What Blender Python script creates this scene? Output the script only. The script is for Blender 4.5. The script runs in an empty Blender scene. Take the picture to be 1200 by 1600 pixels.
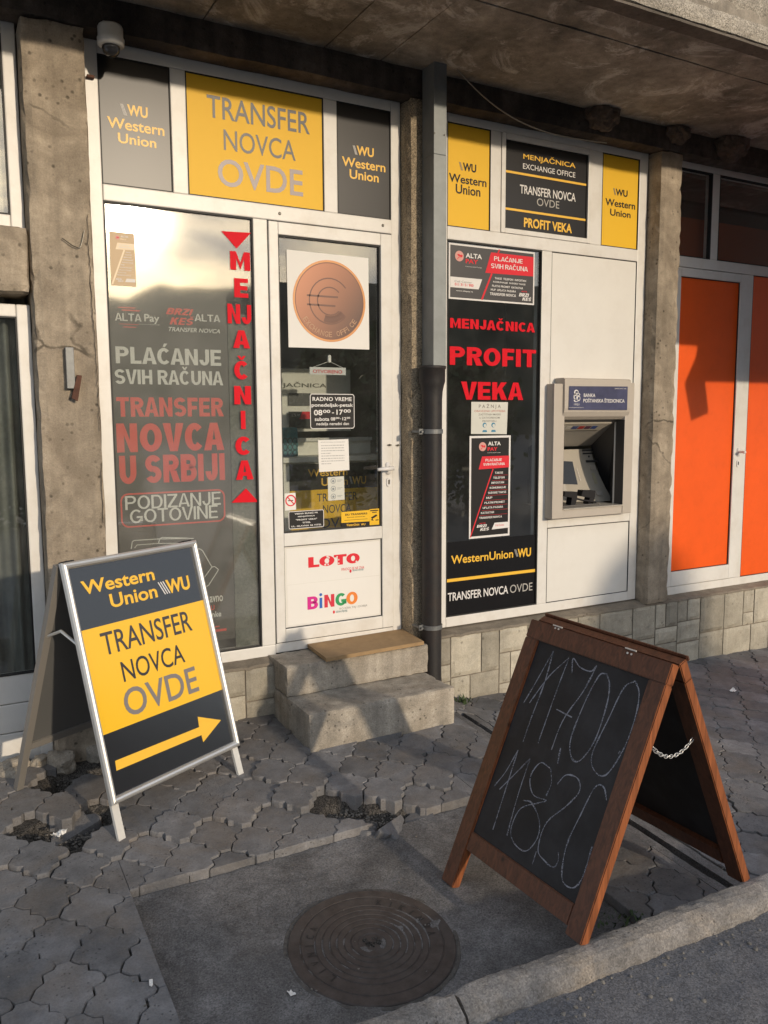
import bpy, bmesh, math, random
from mathutils import Vector, Matrix, noise

random.seed(7)
S = bpy.context.scene
COL = S.collection

# ------------------------------------------------------------------ camera
YAW, PITCH, ROLL, FPX = 0.502790702, -0.114948263, 0.00518745482, 1283.66
CAM = Vector((0.0, -3.8, 1.61))
def _axes():
    cy, sy, cp, sp, cr, sr = math.cos(YAW), math.sin(YAW), math.cos(PITCH), math.sin(PITCH), math.cos(ROLL), math.sin(ROLL)
    f = Vector((sy*cp, cy*cp, sp)); r = Vector((cy, -sy, 0)); d = f.cross(r)
    return r*cr + d*sr, d*cr - r*sr, f
RX, DX, FX = _axes()
cam = bpy.data.cameras.new('camera')
cam_o = bpy.data.objects.new('camera', cam); COL.objects.link(cam_o)
cam.sensor_fit = 'VERTICAL'; cam.sensor_height = 36.0; cam.lens = FPX/1600*36.0
cam.clip_start = 0.02; cam.clip_end = 600
cam_o.matrix_world = Matrix(((RX.x, -DX.x, -FX.x, CAM.x), (RX.y, -DX.y, -FX.y, CAM.y), (RX.z, -DX.z, -FX.z, CAM.z), (0, 0, 0, 1)))
S.camera = cam_o

# ------------------------------------------------------------------ sky, sun, exposure
SUN_EL, SUN_AZ = math.radians(12.7), math.radians(12.3)          # azimuth: to the right of the facade's normal
SUN_DIR = Vector((math.sin(SUN_AZ)*math.cos(SUN_EL), -math.cos(SUN_AZ)*math.cos(SUN_EL), math.sin(SUN_EL)))
W = bpy.data.worlds.new("World"); S.world = W; W.use_nodes = True
def build_world():
    nt = W.node_tree; N = nt.nodes; L = nt.links; N.clear()
    out = N.new('ShaderNodeOutputWorld'); bg = N.new('ShaderNodeBackground'); L.new(bg.outputs[0], out.inputs[0])
    bg.inputs[1].default_value = 0.15
    sky = N.new('ShaderNodeTexSky'); sky.sky_type = 'NISHITA'; sky.sun_disc = False
    sky.sun_elevation = SUN_EL; sky.sun_rotation = math.atan2(SUN_DIR.x, SUN_DIR.y)
    sky.air_density = 1.0; sky.dust_density = 2.0; sky.ozone_density = 1.0
    tc = N.new('ShaderNodeTexCoord')
    mp = N.new('ShaderNodeMapping'); mp.inputs['Scale'].default_value = (1.6, 1.6, 7.0); L.new(tc.outputs['Generated'], mp.inputs[0])
    nz = N.new('ShaderNodeTexNoise'); nz.inputs['Scale'].default_value = 2.2; nz.inputs['Detail'].default_value = 8; nz.inputs['Roughness'].default_value = .6; nz.inputs['Distortion'].default_value = .6
    L.new(mp.outputs[0], nz.inputs['Vector'])
    rp = N.new('ShaderNodeValToRGB'); rp.color_ramp.elements[0].position = .36; rp.color_ramp.elements[1].position = .64; L.new(nz.outputs[0], rp.inputs[0])
    # thin cloud lit by the low sun: warm and bright near it, pale grey away from it
    dt = N.new('ShaderNodeVectorMath'); dt.operation = 'DOT_PRODUCT'; dt.inputs[1].default_value = SUN_DIR
    nm = N.new('ShaderNodeVectorMath'); nm.operation = 'NORMALIZE'; L.new(tc.outputs['Generated'], nm.inputs[0]); L.new(nm.outputs[0], dt.inputs[0])
    def M(op, a, b=None, c_=None):
        n = N.new('ShaderNodeMath'); n.operation = op; n.use_clamp = False
        for i, v in ((0, a), (1, b), (2, c_)):
            if v is None: continue
            if isinstance(v, (int, float)): n.inputs[i].default_value = v
            else: L.new(v, n.inputs[i])
        return n.outputs[0]
    c = M('MAXIMUM', dt.outputs['Value'], 0.0)
    near = M('POWER', c, 1300.0); mid = M('POWER', c, 60.0); wide = M('POWER', c, 6.0)
    glow = M('ADD', M('ADD', M('MULTIPLY', near, 55.0), M('MULTIPLY', mid, 1.5)), M('MULTIPLY', wide, .2))
    cl = M('ADD', M('MULTIPLY', rp.outputs[0], 0.75), 0.45)
    glow2 = M('MULTIPLY', glow, cl)
    gc = N.new('ShaderNodeMix'); gc.data_type = 'RGBA'; gc.blend_type = 'MULTIPLY'; gc.inputs[0].default_value = 1
    gc.inputs[6].default_value = (1.0, .72, .38, 1); L.new(glow2, gc.inputs[7])
    cc = N.new('ShaderNodeMix'); cc.data_type = 'RGBA'; L.new(M('MULTIPLY_ADD', rp.outputs[0], .50, .42), cc.inputs[0])
    L.new(sky.outputs[0], cc.inputs[6]); cc.inputs[7].default_value = (4.3, 4.75, 5.5, 1)
    ad = N.new('ShaderNodeMix'); ad.data_type = 'RGBA'; ad.blend_type = 'ADD'; ad.inputs[0].default_value = 1
    L.new(cc.outputs[2], ad.inputs[6]); L.new(gc.outputs[2], ad.inputs[7])
    L.new(ad.outputs[2], bg.inputs[0])
build_world()
sun = bpy.data.lights.new('sun', 'SUN'); sun.energy = 2.0; sun.angle = math.radians(1.4); sun.color = (1.0, .84, .64)
sun_o = bpy.data.objects.new('sun', sun); COL.objects.link(sun_o); sun_o.location = (4, -20, 8)
sun_o.rotation_euler = SUN_DIR.to_track_quat('Z', 'Y').to_euler()
S.view_settings.view_transform = 'Standard'; S.view_settings.look = 'None'; S.view_settings.gamma = 1; S.view_settings.exposure = 0.34
S.cycles.max_bounces = 8; S.cycles.transparent_max_bounces = 16
S.cycles.caustics_reflective = False; S.cycles.caustics_refractive = False
S.cycles.sample_clamp_indirect = 6.0

# ------------------------------------------------------------------ measuring helpers (photo pixel -> point on a real plane)
def ray(px, py): return RX*((px-600)/FPX) + DX*((py-800)/FPX) + FX
def sstep(a, b, x):
    t = min(1, max(0, (x-a)/(b-a))); return t*t*(3-2*t)
def gz(x, y=0.0):
    k = sstep(2.2, 2.6, x); y = max(-2.3, min(y, 0))
    return .125*(1-k) + k*(.02 - .0265*max(0, x-2.65)) + (.06*(1-k) + .04*k)*y
def G(px, py, h=0.0):
    d = ray(px, py); z = 0.0
    for _ in range(60):
        t = (z+h-CAM.z)/d.z; p = CAM + d*t; z = gz(p.x, p.y)
    return Vector((p.x, p.y, z+h))
class Plane:
    def __init__(s, o, ux, uz, n): s.o, s.ux, s.uz, s.n = Vector(o), Vector(ux).normalized(), Vector(uz).normalized(), Vector(n).normalized()
    def pt(s, u, v, d=0.0): return s.o + s.ux*u + s.uz*v + s.n*d
    def uv(s, px, py, d=0.0):
        r = ray(px, py); o = s.o + s.n*d
        t = ((o-CAM).dot(s.n))/r.dot(s.n); q = CAM + r*t - o
        return q.dot(s.ux), q.dot(s.uz)
FAC = Plane((0, 0, 0), (1, 0, 0), (0, 0, 1), (0, -1, 0))
def facp(y): return Plane((0, y, 0), (1, 0, 0), (0, 0, 1), (0, -1, 0))

# ------------------------------------------------------------------ materials
MATS = {}
def new_mat(name):
    m = bpy.data.materials.new(name); m.use_nodes = True
    return m, m.node_tree.nodes, m.node_tree.links, m.node_tree.nodes['Principled BSDF']
def lin(r, g, b):
    f = lambda c: (c/255/12.92) if c/255 <= .04045 else ((c/255+.055)/1.055)**2.4
    return (f(r), f(g), f(b))
def plain(name, col, rough=.5, spec=.5, metal=0.0, var=.0, vscale=12, bump=0.0, bscale=200, coat=0.0, dirt=0.0, dscale=3, dirtcol=None):
    if name in MATS: return MATS[name]
    m, N, L, p = new_mat(name)
    p.inputs['Roughness'].default_value = rough; p.inputs['Metallic'].default_value = metal
    p.inputs['Specular IOR Level'].default_value = spec; p.inputs['Coat Weight'].default_value = coat; p.inputs['Coat Roughness'].default_value = .05
    tc = N.new('ShaderNodeTexCoord')
    c0 = None
    if var > 0:
        nz = N.new('ShaderNodeTexNoise'); nz.inputs['Scale'].default_value = vscale; nz.inputs['Detail'].default_value = 6; nz.inputs['Roughness'].default_value = .65
        L.new(tc.outputs['Object'], nz.inputs['Vector'])
        r = N.new('ShaderNodeValToRGB'); e = r.color_ramp.elements
        e[0].position = .25; e[1].position = .75
        e[0].color = (*[c*(1-var) for c in col], 1); e[1].color = (*[min(1, c*(1+var)) for c in col], 1)
        L.new(nz.outputs[0], r.inputs[0]); c0 = r.outputs[0]
    if dirt > 0:
        nz = N.new('ShaderNodeTexNoise'); nz.inputs['Scale'].default_value = dscale; nz.inputs['Detail'].default_value = 9; nz.inputs['Roughness'].default_value = .7
        L.new(tc.outputs['Object'], nz.inputs['Vector'])
        r = N.new('ShaderNodeValToRGB'); e = r.color_ramp.elements; e[0].position = .48; e[1].position = .72
        e[0].color = (0, 0, 0, 1); e[1].color = (dirt, dirt, dirt, 1); L.new(nz.outputs[0], r.inputs[0])
        mx = N.new('ShaderNodeMix'); mx.data_type = 'RGBA'; L.new(r.outputs[0], mx.inputs[0])
        if c0 is not None: L.new(c0, mx.inputs[6])
        else: mx.inputs[6].default_value = (*col, 1)
        mx.inputs[7].default_value = (*(dirtcol or [c*.35 for c in col]), 1); c0 = mx.outputs[2]
    if c0 is not None: L.new(c0, p.inputs['Base Color'])
    else: p.inputs['Base Color'].default_value = (*col, 1)
    if bump > 0:
        nb = N.new('ShaderNodeTexNoise'); nb.inputs['Scale'].default_value = bscale; nb.inputs['Detail'].default_value = 5
        L.new(tc.outputs['Object'], nb.inputs['Vector'])
        b = N.new('ShaderNodeBump'); b.inputs['Strength'].default_value = bump; b.inputs['Distance'].default_value = .004
        L.new(nb.outputs[0], b.inputs['Height']); L.new(b.outputs[0], p.inputs['Normal'])
    MATS[name] = m
    return m
def concrete(name, col, pit=.6, blotch=.35, streak=.25, grain=.35, pitscale=26, speck=0.0, stain=None, stain_amt=0.0, stain_scale=.9, attr=False, rough=.92, crack=0.0, hard=0, soot=0.0):
    """weathered cement: blotches, run marks, air holes, sand grain; attr = per-piece tint"""
    if name in MATS: return MATS[name]
    m, N, L, p = new_mat(name)
    p.inputs['Roughness'].default_value = rough; p.inputs['Specular IOR Level'].default_value = .2
    tc = N.new('ShaderNodeTexCoord'); V = tc.outputs['Object']
    def tex(scale, detail=8, rough=.65, vec=None, dist=0):
        n = N.new('ShaderNodeTexNoise'); n.inputs['Scale'].default_value = scale; n.inputs['Detail'].default_value = detail; n.inputs['Roughness'].default_value = rough
        n.inputs['Distortion'].default_value = dist; L.new(vec or V, n.inputs['Vector']); return n.outputs[0]
    def ramp(x, a, b, ca=0, cb=1):
        r = N.new('ShaderNodeMapRange'); r.inputs[1].default_value = a; r.inputs[2].default_value = b; r.inputs[3].default_value = ca; r.inputs[4].default_value = cb
        L.new(x, r.inputs[0]); return r.outputs[0]
    def mul(c, f):
        mx = N.new('ShaderNodeMix'); mx.data_type = 'RGBA'; mx.blend_type = 'MULTIPLY'; mx.inputs[0].default_value = 1
        if isinstance(c, tuple): mx.inputs[6].default_value = (*c, 1)
        else: L.new(c, mx.inputs[6])
        L.new(f, mx.inputs[7]); return mx.outputs[2]
    c = mul(tuple(col), ramp(tex(3.2, 9, .7, dist=.5), .3, .72, 1-blotch, 1+blotch*.5))
    c = mul(c, ramp(tex(19, 6, .6), .3, .7, 1-blotch*.5, 1+blotch*.3))
    if streak > 0:
        mp = N.new('ShaderNodeMapping'); mp.inputs['Scale'].default_value = (14, 14, .9); L.new(V, mp.inputs[0])
        c = mul(c, ramp(tex(1.0, 6, .6, mp.outputs[0]), .35, .7, 1-streak, 1+streak*.4))
    if attr:
        a = N.new('ShaderNodeAttribute'); a.attribute_name = 'tint'; c = mul(c, ramp(a.outputs['Fac'], 0, 1, .72, 1.22))
    if stain_amt > 0:
        mx = N.new('ShaderNodeMix'); mx.data_type = 'RGBA'; L.new(ramp(tex(stain_scale, 12 if hard else 8, .74 if hard else .62, dist=1.2), .53 if hard else .46, .60 if hard else .66, 0, stain_amt), mx.inputs[0])
        L.new(c, mx.inputs[6]); mx.inputs[7].default_value = (*stain, 1); c = mx.outputs[2]
    g1 = tex(150, 4, .7); c = mul(c, ramp(g1, .25, .75, 1-grain*.6, 1+grain*.5))
    vo = N.new('ShaderNodeTexVoronoi'); vo.inputs['Scale'].default_value = pitscale; L.new(V, vo.inputs['Vector']); vo.inputs['Randomness'].default_value = 1
    gate = ramp(tex(6, 3), .45, .6); pr = ramp(vo.outputs['Distance'], .10, .24, 1, 0)
    pm = N.new('ShaderNodeMath'); pm.operation = 'MULTIPLY'; L.new(pr, pm.inputs[0]); L.new(gate, pm.inputs[1])
    c = mul(c, ramp(pm.outputs[0], 0, 1, 1, 1-pit*.75))
    if speck > 0:
        v2 = N.new('ShaderNodeTexVoronoi'); v2.inputs['Scale'].default_value = 240; L.new(V, v2.inputs['Vector'])
        sv = N.new('ShaderNodeSeparateColor'); L.new(v2.outputs['Color'], sv.inputs[0]); c = mul(c, ramp(sv.outputs[0], 0, 1, 1-speck, 1+speck))
    if soot > 0:
        c = mul(c, ramp(tex(1.3, 7, .6, dist=.8), .45, .62, 1, 1-soot*.6))
    if crack > 0:
        dn = N.new('ShaderNodeTexNoise'); dn.inputs['Scale'].default_value = 5; dn.inputs['Detail'].default_value = 6; L.new(V, dn.inputs['Vector'])
        dm = N.new('ShaderNodeMix'); dm.data_type = 'RGBA'; dm.inputs[0].default_value = .12; L.new(V, dm.inputs[6]); L.new(dn.outputs['Color'], dm.inputs[7])
        cv = N.new('ShaderNodeTexVoronoi'); cv.feature = 'DISTANCE_TO_EDGE'; cv.inputs['Scale'].default_value = 2.3; L.new(dm.outputs[2], cv.inputs['Vector'])
        cg = ramp(tex(2.2, 3), .5, .58); cl = ramp(cv.outputs['Distance'], .004, .014, 1, 0)
        ck = N.new('ShaderNodeMath'); ck.operation = 'MULTIPLY'; L.new(cg, ck.inputs[0]); L.new(cl, ck.inputs[1]); c = mul(c, ramp(ck.outputs[0], 0, 1, 1, 1-crack))
    L.new(c, p.inputs['Base Color'])
    h = N.new('ShaderNodeMath'); h.operation = 'SUBTRACT'
    hm = N.new('ShaderNodeMath'); hm.operation = 'MULTIPLY_ADD'; L.new(tex(42, 5, .65), hm.inputs[0]); hm.inputs[1].default_value = 1.2; L.new(g1, hm.inputs[2])
    L.new(hm.outputs[0], h.inputs[0]); L.new(pm.outputs[0], h.inputs[1])
    b = N.new('ShaderNodeBump'); b.inputs['Strength'].default_value = .55; b.inputs['Distance'].default_value = .004
    L.new(h.outputs[0], b.inputs['Height']); L.new(b.outputs[0], p.inputs['Normal'])
    MATS[name] = m
    return m
def glass(name, tint=(.93, .95, .94), r0=.075, rough=.0, dust=.0):
    if name in MATS: return MATS[name]
    m, N, L, p = new_mat(name); N.remove(p); out = N['Material Output']
    t = N.new('ShaderNodeBsdfTransparent'); t.inputs[0].default_value = (*tint, 1)
    g = N.new('ShaderNodeBsdfGlossy'); g.inputs['Roughness'].default_value = rough; g.inputs[0].default_value = (1, 1, 1, 1)
    lw = N.new('ShaderNodeLayerWeight'); lw.inputs[0].default_value = .5
    pw = N.new('ShaderNodeMath'); pw.operation = 'POWER'; L.new(lw.outputs['Facing'], pw.inputs[0]); pw.inputs[1].default_value = 4
    ma = N.new('ShaderNodeMath'); ma.operation = 'MULTIPLY_ADD'; L.new(pw.outputs[0], ma.inputs[0]); ma.inputs[1].default_value = 1-r0; ma.inputs[2].default_value = r0
    mx = N.new('ShaderNodeMixShader'); L.new(ma.outputs[0], mx.inputs[0]); L.new(t.outputs[0], mx.inputs[1]); L.new(g.outputs[0], mx.inputs[2])
    if dust > 0:
        df = N.new('ShaderNodeBsdfDiffuse'); df.inputs[0].default_value = (.75, .72, .68, 1); m2 = N.new('ShaderNodeMixShader'); m2.inputs[0].default_value = dust
        tc = N.new('ShaderNodeTexCoord'); nz = N.new('ShaderNodeTexNoise'); nz.inputs['Scale'].default_value = 7; nz.inputs['Detail'].default_value = 8; L.new(tc.outputs['Object'], nz.inputs['Vector'])
        mr = N.new('ShaderNodeMapRange'); mr.inputs[1].default_value = .3; mr.inputs[2].default_value = .75; mr.inputs[3].default_value = dust*.5; mr.inputs[4].default_value = dust*1.7; L.new(nz.outputs[0], mr.inputs[0]); L.new(mr.outputs[0], m2.inputs[0])
        L.new(mx.outputs[0], m2.inputs[1]); L.new(df.outputs[0], m2.inputs[2]); mx = m2
    L.new(mx.outputs[0], out.inputs[0]); MATS[name] = m
    return m
def wood(name, col, rough=.45, scale=(30, 30, 1.6)):
    if name in MATS: return MATS[name]
    m, N, L, p = new_mat(name); p.inputs['Roughness'].default_value = rough
    tc = N.new('ShaderNodeTexCoord'); mp = N.new('ShaderNodeMapping'); mp.inputs['Scale'].default_value = scale; L.new(tc.outputs['Object'], mp.inputs[0])
    n = N.new('ShaderNodeTexNoise'); n.inputs['Scale'].default_value = 2; n.inputs['Detail'].default_value = 8; n.inputs['Distortion'].default_value = 1.4; L.new(mp.outputs[0], n.inputs['Vector'])
    r = N.new('ShaderNodeValToRGB'); e = r.color_ramp.elements; e[0].position = .3; e[1].position = .7
    e[0].color = (*[c*.55 for c in col], 1); e[1].color = (*[c*1.3 for c in col], 1); L.new(n.outputs[0], r.inputs[0])
    n2 = N.new('ShaderNodeTexVoronoi'); n2.inputs['Scale'].default_value = 7; L.new(tc.outputs['Object'], n2.inputs['Vector'])
    mr = N.new('ShaderNodeMapRange'); mr.inputs[1].default_value = .03; mr.inputs[2].default_value = .09; mr.inputs[3].default_value = .35; mr.inputs[4].default_value = 1; L.new(n2.outputs['Distance'], mr.inputs[0])
    mx = N.new('ShaderNodeMix'); mx.data_type = 'RGBA'; mx.blend_type = 'MULTIPLY'; mx.inputs[0].default_value = 1; L.new(r.outputs[0], mx.inputs[6]); L.new(mr.outputs[0], mx.inputs[7])
    L.new(mx.outputs[2], p.inputs['Base Color'])
    b = N.new('ShaderNodeBump'); b.inputs['Strength'].default_value = .25; b.inputs['Distance'].default_value = .002; L.new(n.outputs[0], b.inputs['Height']); L.new(b.outputs[0], p.inputs['Normal'])
    MATS[name] = m
    return m

M_PVC = plain('white_pvc', (.71, .69, .65), .36, .4, var=.06, vscale=5, dirt=.38, dscale=6, dirtcol=(.5, .44, .35))
M_PVCD = plain('panel_pvc', (.71, .69, .645), .42, .4, var=.04, vscale=3, bump=.10, bscale=5, dirt=.14, dscale=5, dirtcol=(.5, .45, .38))
M_RUB = plain('rubber_gasket', (.012, .012, .012), .6)
M_SCREW = plain('screw_metal', (.15, .14, .12), .4, metal=.8)
M_YEL = plain('yellow_vinyl', (.80, .475, .022), .5, .3, var=.02, vscale=4)
M_YELT = plain('yellow_print', (.84, .49, .05), .38, .4)
M_BLK = plain('black_vinyl', (.012, .011, .012), .33, .36)
M_BLKM = plain('black_print', (.014, .013, .014), .5, .25)
M_GREYT = plain('grey_print', (.22, .20, .19), .4)
M_LGREY = plain('light_grey_print', (.42, .40, .37), .4)
M_DGREYT = plain('dark_grey_print', (.035, .033, .035), .4)
M_RED = plain('red_vinyl', (.66, .006, .018), .6, .15)
M_REDP = plain('red_print', (.68, .03, .045), .6, .2)
M_WHT = plain('white_print', (.72, .70, .68), .6, .3)
M_PAPER = plain('white_paper', (.76, .74, .70), .7, var=.03, vscale=3)
M_PAPERD = plain('aged_paper', (.60, .60, .54), .7, var=.05, vscale=6)
M_POSTER = plain('dark_poster', (.075, .066, .058), .5, var=.15, vscale=4)
M_GLASS = glass('window_glass', r0=.10, rough=.0, dust=.012)
M_GLASSW = glass('shop_glass', r0=.13, rough=.045, dust=.05)
M_ORANGE = plain('orange_panel', (.86, .110, .010), .38, .4, var=.06, vscale=2.5, bump=.06, bscale=6, dirt=.10, dscale=9)
M_GALV = plain('galvanised_sheet', (.20, .215, .215), .5, metal=.3, var=.18, vscale=9, bump=.05, bscale=25)
M_IRON = plain('cast_iron', (.020, .018, .018), .55, .4, var=.3, vscale=20, dirt=.45, dscale=7, dirtcol=(.05, .024, .014), bump=.25, bscale=120)
M_ALU = plain('satin_aluminium', (.74, .73, .70), .46, metal=.85, var=.04, vscale=20)
M_ALUD = plain('white_aluminium', (.74, .72, .67), .35, metal=.25, var=.06, vscale=12, dirt=.2, dscale=14)
def chalk_mat():
    m, N, L, q = new_mat('chalk'); q.inputs['Base Color'].default_value = (.27, .27, .30, 1); q.inputs['Roughness'].default_value = .95
    tc = N.new('ShaderNodeTexCoord'); n1 = N.new('ShaderNodeTexNoise'); n1.inputs['Scale'].default_value = 260; n1.inputs['Detail'].default_value = 3; L.new(tc.outputs['Object'], n1.inputs['Vector'])
    n2 = N.new('ShaderNodeTexNoise'); n2.inputs['Scale'].default_value = 14; L.new(tc.outputs['Object'], n2.inputs['Vector'])
    ad = N.new('ShaderNodeMath'); ad.operation = 'ADD'; L.new(n1.outputs[0], ad.inputs[0]); L.new(n2.outputs[0], ad.inputs[1])
    r = N.new('ShaderNodeMapRange'); r.inputs[1].default_value = .86; r.inputs[2].default_value = 1.10; r.inputs[3].default_value = .32; r.inputs[4].default_value = .9; L.new(ad.outputs[0], r.inputs[0]); L.new(r.outputs[0], q.inputs['Alpha'])
    return m
M_CHALK = chalk_mat()
M_BOARD = plain('chalkboard', (.014, .014, .016), .55, .35, var=.5, vscale=5, dirt=.5, dscale=5, dirtcol=(.038, .038, .042))
M_WOOD = wood('stained_wood', (.105, .037, .017))
M_MAT = plain('worn_board', (.33, .215, .105), .85, var=.25, vscale=5, dirt=.5, dscale=6, dirtcol=(.16, .10, .05), bump=.2, bscale=90)
M_CONC = concrete('pillar_concrete', (.43, .36, .275), pit=.85, blotch=.42, streak=.25, stain=(.22, .18, .135), stain_amt=.7, stain_scale=3.4, crack=.6)
M_DRIP = concrete('dark_edge_concrete', (.16, .135, .11), pit=.6, blotch=.4, streak=.1)  # darker concrete tone for the strip under the slab edge
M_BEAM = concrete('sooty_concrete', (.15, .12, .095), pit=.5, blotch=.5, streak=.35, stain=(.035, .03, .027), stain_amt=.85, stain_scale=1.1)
M_SOFF = concrete('soffit_concrete', (.37, .325, .265), pit=.4, blotch=.45, streak=0, stain=(.70, .65, .58), stain_amt=.6, stain_scale=2.6, hard=1, soot=.8, pitscale=40)
M_FASC = concrete('aggregate_concrete', (.40, .36, .30), pit=.9, blotch=.3, streak=.2, speck=.45, pitscale=60)
M_AGGR = concrete('exposed_aggregate', (.36, .29, .20), pit=1.0, blotch=.3, streak=.1, speck=.5, pitscale=70)
M_STEP = concrete('step_concrete', (.46, .41, .34), pit=.9, blotch=.35, streak=.25, speck=.12, pitscale=34, stain=(.22, .18, .13), stain_amt=.5, stain_scale=3.0)
M_STONE = concrete('cladding_stone', (.46, .42, .34), pit=.5, blotch=.25, streak=.1, attr=True, pitscale=22)
M_MORT = concrete('mortar', (.25, .215, .17), pit=.6, blotch=.3, streak=.0)
M_PAVE = concrete('paver_concrete', (.203, .199, .201), pit=.6, blotch=.42, streak=0, attr=True, pitscale=60, stain=(.20, .16, .12), stain_amt=.4, stain_scale=2.8)
M_SLAB = concrete('slab_concrete', (.180, .174, .172), pit=.8, blotch=.5, streak=0, speck=.28, grain=.45, pitscale=90, stain=(.11, .103, .098), stain_amt=.7, stain_scale=3.5)
M_KERB = concrete('kerb_concrete', (.265, .248, .232), pit=.8, blotch=.5, streak=0, speck=.25, pitscale=55, stain=(.42, .35, .27), stain_amt=.35, stain_scale=5)
M_ROAD = concrete('asphalt', (.145, .142, .147), pit=.4, blotch=.25, streak=0, speck=.35, pitscale=120)
M_DIRT = concrete('loose_dirt', (.085, .077, .068), pit=.8, blotch=.5, streak=0, speck=.8, pitscale=80)
M_MHOLE = plain('manhole_iron', (.072, .058, .051), .7, .3, metal=.1, var=.35, vscale=25, dirt=.6, dscale=6, dirtcol=(.075, .07, .066), bump=.35, bscale=140)
M_RUST = plain('rusted_steel', (.09, .035, .02), .8, var=.4, vscale=30, bump=.3, bscale=90)
M_STEELG = plain('grey_steel', (.17, .175, .175), .5, metal=.4, var=.2, vscale=40)
M_ATM = plain('machine_beige', (.46, .41, .35), .42, var=.03, vscale=20)
M_ATML = plain('machine_light', (.40, .365, .305), .4, var=.03, vscale=20)
M_ATMD = plain('machine_charcoal', (.035, .034, .036), .45)
M_SCREEN = plain('dark_screen', (.015, .014, .013), .12)
M_BLUE = plain('header_blue', (.062, .066, .125), .3, var=.35, vscale=9)
M_MUD = plain('nest_mud', (.115, .085, .062), .95, var=.4, vscale=40, bump=.9, bscale=60)
M_CURT = plain('grey_curtain', (.17, .175, .16), .8, var=.35, vscale=7)
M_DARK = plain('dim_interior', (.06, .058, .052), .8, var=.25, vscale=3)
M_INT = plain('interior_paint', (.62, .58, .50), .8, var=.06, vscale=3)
M_PLAST = plain('camera_plastic', (.5, .49, .46), .4)
M_DOME = plain('camera_dome', (.02, .02, .022), .08)
M_TEAL = plain('teal_paper', (.03, .17, .19), .5, var=.25, vscale=10)
M_LEAF = plain('leaf_green', (.06, .09, .03), .7, var=.5, vscale=3)
M_BARK = plain('tree_bark', (.10, .075, .05), .9, var=.3, vscale=12)
M_HILL = plain('hill_scrub', (.05, .055, .04), .95, var=.5, vscale=.15)
M_CLOTH = plain('canvas_cloth', (.25, .22, .18), .9)

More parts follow.
